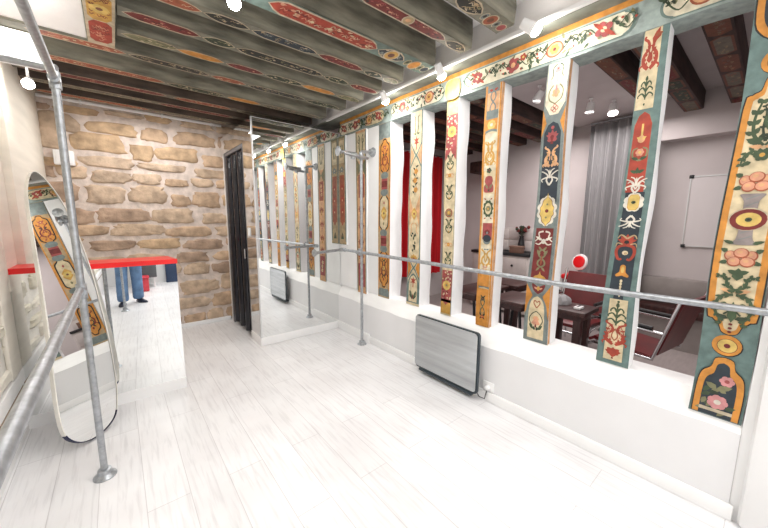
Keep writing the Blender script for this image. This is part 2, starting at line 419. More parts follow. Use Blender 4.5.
# partition carrying the big mirror, with the dark doorway in its side
b = MB(); b.box(1.235, 2.45, YM+.012, 4.05, 0, 2.585, PLASTER); b.box(1.235, 1.30, 4.05, YB, 2.36, 2.575, PLASTER)
b.box(1.9, 2.0, 4.05, YB, 0, 2.585, BLACKM); struct(b.build('wall_partition'))
b = MB()
b.box(1.212, 1.28, 4.055, 4.10, 0, 2.36, JAMB, .004); b.box(1.212, 1.28, 4.86, 4.92, 0, 2.36, JAMB, .004); b.box(1.212, 1.28, 4.10, 4.86, 2.315, 2.36, JAMB, .004)
b.box(1.235, 1.30, 4.92, YB, 0, 2.36, PLASTER)
dframe = struct(b.build('door_1'))
b = MB(); b.box(1.235, 1.27, 4.10, 4.86, .03, 2.315, BLACK, .003)
for k in range(3): b.tube([(1.234, 4.22+k*.24, .06), (1.234, 4.22+k*.24, 2.28)], .05, BLACK, 16)
dl = b.build('door_leaf', dframe)
b = MB(); b.tube([(1.205, 4.16, 1.0), (1.205, 4.16, 1.12)], .009, CHROME); b.tube([(1.23, 4.16, 1.01), (1.205, 4.16, 1.01)], .006, CHROME); b.tube([(1.23, 4.16, 1.11), (1.205, 4.16, 1.11)], .006, CHROME)
b.build('door_handle', dframe)

# big wall mirror (front and return)
t = thing('wall_mirror', 'tall floor-to-beam mirror covering the end partition beside the dark door', 'mirror', (1.75, YM, 0))
b = MB(); b.box(1.215, 2.30, YM-.004, YM+.010, .10, 2.575, MIRROR); b.build('front_pane', t)
b = MB(); b.box(1.209, 1.233, YM+.012, 4.05, .10, 2.575, MIRROR); b.build('side_pane', t)
b = MB(); b.box(1.209, 1.233, 4.052, YB-.002, 2.362, 2.575, MIRROR); b.build('upper_pane', t)
b = MB(); b.box(1.203, 1.218, YM-.012, YM+.003, .10, 2.58, ALU); b.box(1.209, 2.28, YM-.006, YM+.01, 2.575, 2.583, ALU); b.build('edge_trim', t)
b = MB(); b.box(1.199, 1.2088, 3.925, 4.0, 1.285, 1.385, WHITEP, .004); t = thing('light_switch', 'small white light switch on the mirror edge beside the dark door', 'switch', (1.2, 3.96, 1.285)); b.build('switch_plate', t)
b = MB(); b.box(1.195, 1.2, 3.945, 3.98, 1.30, 1.37, WHITEP, .002); b.build('rocker', t)

# ------------------------------------------------------------------ wall plate, posts
t = thing('painted_wall_plate', 'long horizontal beam painted with flower cartouches above the upright posts', 'beam', (2.4, 1.8, 2.52))
b = MB(); ring = []
for i in range(61):
    y = -.6+(YM+.59)*i/60; w = wob(y, 4)*.6
    ring += [(2.325, y, 2.525+w), (2.325, y, 2.745), (2.50, y, 2.745), (2.50, y, 2.525+w)]
fs = [(i*4+k, (i+1)*4+k, (i+1)*4+(k+1) % 4, i*4+(k+1) % 4) for i in range(60) for k in range(4)]+[(0, 1, 2, 3), (240, 241, 242, 243)]
b.add(ring, fs, paint('ltteal')); b.build('timber', t)
A = Art(lambda a, z, h: V((2.324-h, -a, z)))
Z0, Z1 = 2.53, 2.715
A.rect(-YM+.01, .55, Z0, Z1+.025, 'ltteal')
A.rect(-YM+.01, .55, 2.688, Z1+.03, 'orange')
def cart(A, ya, yb, fill, seed, col):
    r = random.Random(seed); a0, a1 = -yb, -ya; zc = (Z0+2.685)/2; hz = .070; L = a1-a0
    pts = [(a0, zc), (a0+.012, zc+hz*.55), (a0+.045, zc+hz*.88), (a0+.10, zc+hz), ((a0+a1)/2, zc+hz), (a1-.10, zc+hz), (a1-.045, zc+hz*.88), (a1-.012, zc+hz*.55), (a1, zc), (a1-.012, zc-hz*.55), (a1-.045, zc-hz*.88), (a1-.10, zc-hz), ((a0+a1)/2, zc-hz), (a0+.10, zc-hz), (a0+.045, zc-hz*.88), (a0+.012, zc-hz*.55)]
    A.blob([(x*1.0, z) for x, z in pts], 'teal2', 3)
    m = (a0+a1)/2
    A.blob([(m+(x-m)*.975, zc+(z-zc)*.9) for x, z in pts], fill, 3)
    n = max(2, int(L/.27))
    for i in range(n):
        x = a0+L*(i+.5)/n; A.push(x, zc, .058)
        k = (i+seed) % 3; sd = 1 if i % 2 else -1
        A.stroke([(-2.6, -.5*sd), (-1.6, .6*sd), (-.6, -.2*sd), (.6, .5*sd), (1.8, -.5*sd), (2.6, .4*sd)], .16, 'green', .8)
        for q in range(14):
            A.leaf(r.uniform(-2.6, 2.6), r.uniform(-.8, .8), r.uniform(0, 6.28), r.uniform(.5, .9), .3, r.choice(('green', 'green', 'dgreen', 'olive')))
        A.strokes([(1.2, 0), (1.9, .7), (2.4, .5), (2.2, .1)], .14, 'green', .6)
        if k == 0: A.flower(0, 0, .95, 'rose', 'peach', 5, r.random()); A.fronds([(.3, -.2), (1.1, .5), (2.0, .2), (2.5, -.5)], .12, 'green', .4); A.flower(1.3, .5*sd, .45, 'red', 'yellow', 5)
        elif k == 1: A.ell(0, 0, .95, .85, 'rust'); A.ell(0, 0, .78, .68, 'peach'); A.flower(0, 0, .55, 'gold', 'dred', 6); A.fronds([(.9, 0), (1.5, .6), (2.2, .1), (2.6, .5)], .12, 'dgreen', .4)
        else: A.flower(-.2, .1, .85, col, 'cream', 4, .4); A.leaf(-.2, .1, -.7, 1.5, .4, 'red'); A.leaf(-.2, .1, 2.4, 1.4, .4, 'red')
        for q in range(4): A.ell(r.uniform(-2.6, 2.6), r.uniform(-.8, .8), .12, .12, 'red', 8)
        A.pop()
for i, (ya, yb) in enumerate(((-.5, .52), (.62, 1.78), (1.98, 2.70), (2.80, 3.16), (3.22, 3.70))): cart(A, ya, yb, 'pale' if i != 3 else 'cream', i+1, 'rose')
A.blob([(-1.95, 2.66), (-1.82, 2.66), (-1.82, 2.53), (-1.95, 2.53)], 'yellow')
A.mb.build('painted_front', t)

t = thing('grey_wall_beam', 'grey-green beam carrying the lamp track above the painted posts', 'beam', (2.2, 1.6, 2.74))
b = MB(); ring = []
for i in range(41):
    y = -1.2+6.24*i/40; w = wob(y, 7)
    ring += [(2.138, y, 2.697+w*.2), (2.138, y, 2.7085+w*.1), (2.18, y, 2.7095), (2.30, y, 2.79), (2.5, y, 2.795), (2.5, y, 2.746+w*.1)]
fs = [(i*6+k, (i+1)*6+k, (i+1)*6+(k+1) % 6, i*6+(k+1) % 6) for i in range(40) for k in range(6)]+[tuple(range(6)), tuple(range(240, 246))]
b.add(ring, fs, BEAMU); b.build('timber', t)

def post(label, top, bot, z0, z1, xf, depth, design, seed, ground, orange_edge=False):
    """top/bot: (y_left, y_right) of the painted face as seen from the room"""
    def edges(z):
        k = (z-z0)/(z1-z0); w = .006*math.sin(5*z+seed)
        return bot[0]+(top[0]-bot[0])*k+w, bot[1]+(top[1]-bot[1])*k+w*.8
    hw0 = (abs(bot[0]-bot[1])+abs(top[0]-top[1]))/4
    t = thing('painted_post', label, 'post', (xf+depth/2, sum(bot)/2, z0))
    mb = MB(); n = 40; ring = []
    for i in range(n+1):
        z = z0+(z1-z0)*i/n; l, r = edges(z); d = depth+.006*math.sin(z*6.1+seed*2)+.004*math.sin(z*15+seed)
        ring += [(xf, l, z), (xf, r, z), (xf+d, r-.004*math.sin(z*9), z), (xf+d, l, z)]
    fs = [(i*4+k, (i+1)*4+k, (i+1)*4+(k+1) % 4, i*4+(k+1) % 4) for i in range(n) for k in range(4)]+[(0, 1, 2, 3), (n*4, n*4+1, n*4+2, n*4+3)]
    mb.add(ring, fs, POSTSIDE)
    mb.build('timber_shaft', t)
    def F(a, z, h):
        l, r = edges(z); return V((xf-h, (l+r)/2-a*abs(l-r)/2, z))
    A = Art(F); A.hw = hw0
    k = 24
    for i in range(k):
        za, zb = z0+.002+(z1-z0-.004)*i/k, z0+.002+(z1-z0-.004)*(i+1)/k
        A.mb.add([F(-1, za, .0004), F(1, za, .0004), F(1, zb, .0004), F(-1, zb, .0004)], [(0, 1, 2, 3)], paint(ground))
    if orange_edge:
        for i in range(k):
            za, zb = z0+(z1-z0)*i/k, z0+(z1-z0)*(i+1)/k
            A.mb.add([(xf+.002, edges(za)[1]-.0015, za), (xf+.035, edges(za)[1]-.0015, za), (xf+.035, edges(zb)[1]-.0015, zb), (xf+.002, edges(zb)[1]-.0015, zb)], [(0, 1, 2, 3)], paint('peach'))
    design(A)
    A.mb.build('painted_face', t)
    return t
def at(A, z, s=1., x=0., flip=1): A.push(x, z, s, s*A.hw*flip)
def panel(A, z0, z1, c, l=-.8, r=.8, notch=None):
    if notch == 'arch':
        A.poly([(l, z0), (r, z0), (r, z1-.07), ((l+r)/2+(r-l)*.3, z1-.02), ((l+r)/2, z1), ((l+r)/2-(r-l)*.3, z1-.02), (l, z1-.07)], c)
    elif notch == 'v':
        A.poly([(l, z0+.07), ((l+r)/2-(r-l)*.2, z0), ((l+r)/2+(r-l)*.2, z0), (r, z0+.07), (r, z1), (l, z1)], c)
    elif notch == 'both':
        m = (l+r)/2; q = (r-l)*.2
        A.poly([(l, z0+.06), (m-q, z0), (m+q, z0), (r, z0+.06), (r, z1-.06), (m+q, z1), (m-q, z1), (l, z1-.06)], c)
    else: A.rect(l, r, z0, z1, c)

def d8(A):      # widest post: orange-edged cartouches on teal
    hw = A.hw
    def cartouche(z0, z1, fill, foot=True):
        def sh(k):
            zz0 = z0+(1-k)*.07; zz1 = z1-(1-k)*.07
            return [(0, zz1), (.28*k, zz1-.012), (.40*k, zz1-.06), (.66*k, zz1-.075), (.90*k, zz1-.13), (.92*k, (zz0+zz1)/2), (.90*k, zz0+.13), (.66*k, zz0+.075), (.42*k, zz0+.05), (.28*k, zz0+.012), (0, zz0)]
        A.sym(sh(1.06), 'black', 3); A.sym([(a, z) for a, z in sh(1.0)], 'orange', 3); A.sym(sh(.74), fill, 3)
    cartouche(2.24, 2.80, 'navy'); at(A, 2.42); A.flower(.1, .3, .4, 'pink', 'cream'); A.leaves(.1, -.2, .6, .6, .3, 'green'); A.pop()
    cartouche(.945, 2.135, 'cream')
    def disc(z, r):
        at(A, z); A.ell(0, 0, r*1.3, r*1.3, 'black'); A.ell(-.02, .02, r*1.24, r*1.24, 'orange'); A.ell(0, 0, r*.86, r*.86, 'brown'); A.ell(0, 0, r*.8, r*.8, 'yellow'); A.ell(0, 0, .12, .12, 'dred'); A.pop()
    disc(2.19, .44); disc(.888, .44)
    # green leaf crown
    at(A, 1.93)
    A.fronds([(.05, -1.0), (.40, -.45), (.46, .3), (.30, 1.05)], .2, 'green', .42); A.fronds([(.0, -.8), (.14, -.2), (.12, .5), (.2, .8)], .12, 'dgreen', .2)
    A.leaf(0, -.3, PI/2, 1.2, .34, 'green'); A.leaves(.1, -.9, .5, .6, .3, 'green'); A.pop()
    at(A, 1.79); A.fronds([(0, 0), (.3, .25), (.58, .05), (.64, -.35)], .16, 'green', .3); A.leaves(0, .4, .2, .5, .2, 'peach'); A.flower(0, .05, .3, 'green', 'gold'); A.leaves(.3, -.25, -.3, .35, .22, 'green'); A.pop()
    def fruit(z):
        at(A, z)
        A.leaves(.42, -.2, -.3, .32, .22, 'green'); A.leaves(.46, .3, .5, .3, .22, 'green')
        for x, y, rx in ((-.36, .1, .2), (.36, .12, .2), (0, .24, .26), (-.2, -.2, .24), (.24, -.2, .26)):
            A.ell(x, y, rx+.01, .25, 'rust'); A.ell(x-.01, y+.02, rx-.035, .205, 'salmon'); A.ell(x-.05, y+.06, rx*.4, .08, 'peach', 10)
        A.pop()
    fruit(1.675); fruit(1.325)
    at(A, 1.505)   # urn with dark disc
    A.sym([(.0, 1.25), (.42, 1.22), (.26, .9), (.24, .4), (.24, -.5), (.3, -1.0), (.48, -1.2), (0, -1.25)], 'urn', 3)
    for k in range(7): A.stroke([(-.2+.02*(k % 2), -1.0+k*.33), (.22, -.8+k*.33)], .04, 'grey')
    A.ell(0, .02, .66, .56, 'line'); A.ell(0, 0, .62, .52, 'dred'); A.ell(.02, 0, .42, .34, 'yellow'); A.ell(.02, 0, .12, .11, 'green'); A.ell(.02, 0, .05, .05, 'black')
    A.leaves(.3, -1.18, .35, .42, .18, 'green'); A.pop()
    at(A, 1.215); A.fronds([(0, -.5), (.3, -.3), (.38, .15), (.66, .2)], .18, 'green', .26); A.leaf(0, .0, PI/2, .65, .4, 'green'); A.leaves(0, .35, .4, .4, .24, 'green'); A.leaves(0, -.6, .25, .56, .22, 'peach'); A.pop()
    at(A, 1.075)
    A.fronds([(.05, .75), (.45, .62), (.64, .1), (.52, -.4), (.28, -.66)], .17, 'green', .26, (1, -1), .8); A.strokes([(.55, .1), (.32, .3), (.2, .1), (.32, -.02)], .12, 'green', .6); A.strokes([(.3, -.3), (.14, -.1), (.24, .05)], .1, 'dgreen', .6)
    A.leaf(0, -.7, PI/2, 1.1, .34, 'green'); A.leaves(.1, -.5, .3, .5, .22, 'dgreen'); A.leaves(.3, -.75, -.2, .3, .2, 'green'); A.leaves(0, .9, .2, .3, .2, 'green'); A.pop()
    for z in (1.0, .98, .962): A.ell(0, z, .08, .006, 'dred', 8)
    # lower arched panel with flowers
    z0 = .515
    A.sym([(0, .832), (.34, .82), (.45, .775), (.78, .74), (.9, .66), (.9, z0)], 'black', 3)
    A.sym([(0, .828), (.33, .816), (.44, .77), (.75, .735), (.86, .66), (.86, z0)], 'orange', 3)
    A.sym([(0, .80), (.22, .785), (.30, .74), (.54, .71), (.62, .65), (.62, z0)], 'navy', 3)
    at(A, .66)
    r = random.Random(4)
    for k in range(16): A.leaf(r.uniform(-.45, .4), r.uniform(-1.2, .9), r.uniform(0, 6.3), .42, .22, r.choice(('green', 'green', 'olive', 'dgreen')))
    A.flower(.22, .52, .3, 'pink', 'rose', 6); A.flower(.02, -.72, .42, 'pink', 'white', 7); A.leaf(-.1, 0, .4, .6, .3, 'olive'); A.leaf(-.1, 0, 2.6, .5, .3, 'olive'); A.pop()
    A.stroke([(-.62, .545), (.62, .545)], .02, 'line')

def d7(A):      # teal post with red scrolls
    panel(A, 2.115, 2.56, 'cream', -.95, .42)
    at(A, 2.41, .9, -.25); A.lyre('red', 2.7, .36); A.fronds([(.1, -1.2), (.45, -.7), (.35, 0), (.15, .5)], .16, 'red', .34); A.leaf(.1, .6, 1.2, 1.3, .5, 'red'); A.leaf(0, -.9, PI/2, .9, .5, 'red'); A.leaf(.2, 1.2, .2, .7, .3, 'rust'); A.ell(.2, 2.0, .14, .12, 'dred', 8); A.pop()
    at(A, 2.225, .85, -.25); A.tree('green', 2.0); A.pop(); A.ell(-.27, 2.14, .07, .007, 'green', 8)
    panel(A, 1.66, 2.115, 'teal2', -.86, .56, 'arch'); panel(A, 1.66, 2.10, 'red', -.76, .50, 'arch')
    x = -.14
    at(A, 1.985, .9, x); A.stroke([(0, -.2), (0, .8)], .2, 'yellow'); A.ell(0, -.5, .3, .32, 'peach'); A.leaves(.05, -.5, .5, .4, .2, 'yellow'); A.pop()
    at(A, 1.875, .9, x); A.strokes([(0, -.6), (.5, -.3), (.55, .3), (.2, .5)], .22, 'olive', .6); A.flower(0, .1, .36, 'salmon', 'yellow', 6); A.leaves(.05, -.5, .3, .6, .3, 'green'); A.pop()
    at(A, 1.775, .9, x); A.leaves(0, -.1, .4, .62, .3, 'green'); A.leaf(0, -.2, PI/2, .6, .3, 'green'); A.pop()
    panel(A, 1.05, 1.66, 'navy', -.70, .62); panel(A, 1.02, 1.08, 'navy', -.36, .26)
    at(A, 1.70, .85, -.08); A.acanthus('white', 1.5); A.strokes([(0, -.4), (.4, .3), (.7, .2)], .16, 'white', .5); A.pop()
    at(A, 1.602, .8, -.04)
    for k in range(8): a = PI/8+k*PI/4; A.ell(.55*math.cos(a), .62*math.sin(a), .36, .36, 'white', 12)
    A.ell(0, 0, .7, .8, 'white')
    A.poly([(-.3, .8), (.3, .8), (.5, .5), (.5, -.5), (.3, -.8), (-.3, -.8), (-.5, -.5), (-.5, .5)], 'gold'); A.poly([(-.27, .74), (.3, .76), (.47, .46), (.47, -.46), (.27, -.74), (-.27, -.74), (-.45, -.46), (-.45, .46)], 'yellow')
    A.ell(0, 0, .2, .16, 'green', 10); A.ell(.04, 0, .09, .08, 'black', 8); A.pop()
    at(A, 1.49, .85, -.04, -1); A.acanthus('white', 1.2); A.pop()
    at(A, 1.385, .85, -.02); A.palm('red', 'black', 1.3); A.strokes([(0, .1), (.5, .45), (.75, .1)], .2, 'tan', .5); A.pop()
    at(A, 1.30, .85, -.02); A.strokes([(0, .9), (.55, .7), (.7, .1), (.45, -.55), (.2, -.5)], .34, 'red', .7); A.strokes([(.3, .95), (.7, 1.05), (.8, .7)], .14, 'tan', .6); A.ell(0, .1, .24, .22, 'cream', 12); A.ell(.05, .05, .14, .13, 'tan', 10); A.pop()
    at(A, 1.19, .85, 0); A.sym([(0, .75), (.2, .6), (.24, 0), (.5, -.3), (.42, -.5), (0, -.36)], 'orange', 3); A.sym([(0, .6), (.1, .4), (.1, 0), (0, -.1)], 'yellow', 3); A.pop()
    for k in range(6): A.ell(.0, 1.135-k*.018, .09-.006*k, .010, 'cream', 8)
    panel(A, .63, 1.02, 'cream', -.56, .60)
    A.ell(.02, 1.005, .09, .008, 'green', 8)
    at(A, .925, .95, .0); A.tree('green', 2.1); A.pop()
    at(A, .805, .95, 0); A.lyre('red', 2.2, .28); A.fronds([(.1, -.9), (.5, -.55), (.55, .1), (.3, .8)], .14, 'red', .3); A.strokes([(.2, -.6), (.4, -.1), (.25, .5)], .08, 'salmon', .5); A.sym([(0, .5), (.2, 0), (.22, -.4), (0, -.75)], 'rust', 3); A.sym([(0, .3), (.12, 0), (.14, -.35), (0, -.6)], 'cream', 3); A.strokes([(.2, -.9), (.6, -.75), (.75, -.4)], .12, 'red', .6); A.pop()
    at(A, .69, .95, 0); A.palm('red', 'rust', .9); A.sym([(0, .2), (.4, .25), (.25, -.3), (0, -.6)], 'red', 3); A.pop()
    A.ell(0, .645, .07, .006, 'dred', 8)

def d6(A):      # grey-teal post with the yellow lozenge
    panel(A, 2.2, 2.535, 'pale', -.9, .9, 'v')
    at(A, 2.45, .9); A.strokes([(.15, .9), (.5, .6), (.45, 0), (.62, -.3)], .14, 'green', .6); A.stroke([(0, 1), (0, -.6)], .1, 'pink'); A.leaves(0, .2, .5, .4, .2, 'pink'); A.flower(0, .5, .24, 'pink', 'red', 5); A.pop()
    at(A, 2.33, .9); A.strokes([(.3, .8), (.68, .3), (.62, -.4), (.2, -.75), (0, -.85)], .13, 'olive'); A.flower(0, .1, .42, 'peach', 'salmon', 5); A.leaf(0, .2, PI/2, .7, .2, 'pink'); A.pop()
    at(A, 2.24, .7)
    for a in (0, PI/2, PI, 3*PI/2): A.ring(.26*math.cos(a), .26*math.sin(a), .2, .2, .1, 'red', 10)
    A.pop()
    A.poly([(-1, 2.24), (-1, 2.06), (-.6, 2.15)], 'orange'); A.poly([(1, 2.24), (1, 2.06), (.6, 2.15)], 'orange')
    panel(A, 1.62, 2.155, 'navy', -.74, .74, 'arch')
    at(A, 2.07, .85); A.stroke([(0, -.9), (0, .8)], .34, 'dred', .6); A.palm('rose', 'dred', 1.1); A.leaves(.05, -.6, .3, .5, .3, 'rose'); A.ell(0, .7, .18, .16, 'rose', 10); A.pop()
    at(A, 1.93, .85); A.lyre('peach', 2.0, .3); A.fronds([(.1, -.9), (.45, -.3), (.25, .6)], .14, 'peach', .3); A.leaves(.3, -.9, .1, .4, .3, 'peach'); A.strokes([(.2, -.8), (.38, -.2), (.3, .6)], .07, 'gold', .5); A.pop()
    at(A, 1.79, .85); A.acanthus('white', 1.6); A.pop()
    at(A, 1.56, .92)
    for k in range(10):
        a = PI/10+k*PI/5; A.ell(.62*math.cos(a), 1.1*math.sin(a), .34, .36, 'white', 12)
    A.ell(0, 0, .82, 1.3, 'white')
    A.sym([(0, 1.75), (.1, 1.3), (.42, 1.0), (.5, .6), (.68, .3), (.62, 0), (.68, -.3), (.5, -.6), (.42, -1.0), (.1, -1.3), (0, -1.6)], 'brown', 3)
    A.sym([(0, 1.7), (.1, 1.25), (.38, .95), (.46, .55), (.64, .28), (.58, 0), (.64, -.28), (.46, -.55), (.38, -.95), (.1, -1.25), (0, -1.5)], 'yellow', 3)
    A.ell(0, 0, .17, .17, 'dred', 12); A.ell(0, .62, .1, .1, 'olive', 8); A.ell(-.03, -.62, .1, .1, 'olive', 8); A.pop()
    panel(A, 1.06, 1.44, 'dred', -.74, .74)
    at(A, 1.375, .9); A.strokes([(.1, .6), (.5, .45), (.45, 0), (.8, -.4)], .2, 'white', .6); A.leaves(.1, -.3, .5, .8, .26, 'white'); A.strokes([(0, -.3), (.4, -.7), (.75, -.6)], .2, 'white', .5); A.ell(0, -.4, .2, .26, 'white', 10); A.leaves(.15, .2, .5, .36, .3, 'dred'); A.pop()
    at(A, 1.225, .85); A.eight('olive', 1.9, .2); A.leaves(.2, .3, 1.1, .7, .3, 'olive'); A.leaf(0, -.8, PI/2, 1.2, .16, 'rust'); A.pop()
    at(A, 1.10, .85); A.sym([(0, .5), (.12, .1), (.5, -.1), (.6, -.4), (0, -.3)], 'gold', 3); A.pop()
    panel(A, .965, 1.045, 'grey', -1, 1)
    at(A, 1.005, .9); A.sym([(0, .1), (.5, .45), (.62, .3), (.42, -.25), (0, -.6)], 'dred', 3); A.leaves(.05, -.1, .5, .4, .2, 'salmon'); A.sym([(0, .25), (.16, 0), (0, -.3)], 'gold', 3); A.pop()
    A.poly([(-1, 1.03), (-1, .80), (-.42, .95)], 'orange'); A.poly([(1, 1.03), (1, .78), (.42, .95)], 'orange')
    A.sym([(0, .965), (.5, .93), (.86, .84), (.86, .61)], 'grey', 3); A.sym([(0, .945), (.4, .92), (.64, .84), (.66, .625)], 'cream', 3)
    at(A, .89, .8); A.strokes([(0, -.5), (.3, 0), (.24, .35), (0, .15)], .13, 'rust'); A.pop()
    at(A, .77, .8); A.strokes([(0, 1.0), (-.45, .6), (-.68, -.1), (-.35, -.8)], .11, 'dgreen'); A.flower(0, .1, .36, 'peach', 'yellow', 6); A.sym([(0, .4), (.3, -.2), (.42, -.5), (0, -.7)], 'salmon', 3); A.leaves(.25, -1.2, 1.0, .8, .3, 'green'); A.leaves(.1, -1.3, 1.4, .5, .24, 'dgreen'); A.leaf(0, -1.0, PI/2, .5, .2, 'dred'); A.pop()

def d5(A):      # orange-edged post with the figure-eight scrolls
    A.rect(-1, 1, .6, 2.53, 'cream')
    A.rect(-1, -.76, .6, 2.53, 'orange'); A.rect(.78, 1, .6, 2.53, 'orange')
    A.rect(-.72, .74, 2.29, 2.52, 'peach'); A.frame([(-.72, 2.29), (.74, 2.29), (.74, 2.52), (-.72, 2.52)], .12, 'grey')
    at(A, 2.40, .95); A.eight('grey', 2.6, .2); A.leaves(.1, 1.3, .4, .5, .3, 'red'); A.pop()
    A.rect(-.72, .74, 2.19, 2.275, 'orange'); at(A, 2.232, .7); A.flower(0, 0, .8, 'yellow', 'white', 8); A.pop()
    for z in (2.285, 2.18, 1.06, .935): A.stroke([(-.74, z), (0, z+.012), (.76, z)], .022, 'grey')
    A.rect(-.72, .74, 1.885, 2.165, 'pale')
    at(A, 2.02, .95); A.lyre('gold', 2.9, .34); A.eight('gold', 2.2, .2); A.pop()
    at(A, 1.885, .7); A.flower(0, 0, .5, 'green', 'dred', 5); A.pop()
    at(A, 1.79, .9)
    A.sym([(0, .9), (.45, .75), (.6, .2), (.5, -.1), (.7, -.5), (.66, -1.2), (0, -1.3)], 'rose', 3); A.leaves(.1, -.8, 1.0, .8, .3, 'olive'); A.ell(0, -1.0, .14, .14, 'green', 8); A.pop()
    A.rect(-.7, .72, 1.45, 1.70, 'pale')
    at(A, 1.585, .9); A.ell(0, 0, .7, 1.05, 'green'); 
    for k in range(10): a = 2*PI*k/10; A.ell(.62*math.cos(a), .95*math.sin(a), .2, .22, 'green', 8)
    A.ell(0, 0, .46, .76, 'cream'); A.flower(0, 0, .42, 'olive', 'gold', 6); A.leaves(.3, 1.2, .5, .4, .2, 'rust'); A.leaves(.3, -1.2, -.5, .4, .2, 'rust'); A.pop()
    A.rect(-.64, .68, 1.335, 1.47, 'rose'); at(A, 1.40, .8); A.palm('dred', 'grey', .9); A.pop(); A.ell(0, 1.325, .5, .03, 'grey', 14); A.ell(0, 1.345, .56, .03, 'navy', 14)
    A.rect(-.7, .72, 1.08, 1.29, 'pale')
    at(A, 1.19, .95); A.lyre('gold', 2.2, .34); A.sym([(0, .6), (.3, 0), (0, -.8)], 'gold', 3); A.sym([(0, .4), (.16, 0), (0, -.5)], 'cream', 3); A.leaves(0, 1.0, .1, .4, .2, 'grey'); A.pop()
    at(A, 1.10, .8); A.leaves(0, 0, .6, .6, .3, 'salmon'); A.leaves(0, -.2, .1, .5, .2, 'peach'); A.pop()
    A.rect(-.72, .74, .945, 1.045, 'orange'); A.rect(-.76, .78, .6, .925, 'orange')
    at(A, .77, .85); A.eight('dgreen', 3.0, .2); A.eight('olive', 2.0, .1); A.leaves(.1, -1.4, .8, .6, .3, 'dgreen'); A.flower(0, 1.2, .3, 'dgreen', 'red', 5); A.flower(0, -1.5, .3, 'red', 'yellow', 5); A.pop()

def d4(A):      # slim cream post with green scrolls and red mottled ends
    A.rect(-.92, .92, .62, 2.53, 'cream'); A.rect(-1, -.92, .62, 2.53, 'olive'); A.rect(.92, 1, .62, 2.53, 'grey')
    A.rect(-.92, .92, 2.40, 2.53, 'yellow')
    def mott(z0, z1, zf, seed):
        A.rect(-.92, .92, z0, z1, 'rose'); r = random.Random(seed)
        for k in range(46): A.ell(r.uniform(-.8, .8), r.uniform(z0+.01, z1-.01), .14, .009, r.choice(('cream', 'dred', 'pink', 'red', 'cream')), 7)
        at(A, zf, .95); A.flower(0, 0, .8, 'yellow', 'gold', 10); A.ell(0, 0, .42, .42, 'gold', 12); A.ell(0, 0, .2, .2, 'olive', 10); A.pop()
    mott(2.10, 2.40, 2.255, 1); A.sym([(0, 2.10), (.5, 2.05), (.92, 2.02), (.92, 2.11)], 'rose', 3)
    for z, k in ((2.0, 'a'), (1.74, 'b'), (1.44, 'c'), (1.14, 'a')):
        at(A, z, .95)
        A.strokes([(0, -1.1), (.5, -.7), (.55, -.1), (.15, .2), (.4, .8), (.72, 1.0)], .2, 'green', .6); A.leaves(.1, -.4, .6, .6, .26, 'green'); A.leaf(0, -.3, PI/2, 1.2, .26, 'olive'); A.leaves(.2, .6, 1.1, .6, .24, 'dgreen'); A.ell(0, -.9, .14, .14, 'gold', 8); A.pop()
    for z in (1.885, 1.27):
        at(A, z, .9); A.strokes([(0, 0), (.5, .25), (.8, -.1)], .2, 'peach', .6); A.strokes([(0, 0), (.4, -.3), (.75, -.2)], .16, 'peach', .6); A.flower(0, 0, .34, 'orange', 'yellow', 5); A.pop()
    at(A, 1.555, .9); A.ring(0, 0, .62, .62, .2, 'rust'); A.ring(0, 0, .42, .42, .1, 'green'); A.flower(0, 0, .36, 'gold', 'yellow', 6); A.pop()
    mott(.74, 1.03, .89, 2); A.rect(-.92, .92, .62, .74, 'gold'); A.sym([(0, .70), (.5, .73), (.92, .755), (.92, .73)], 'rose', 3)

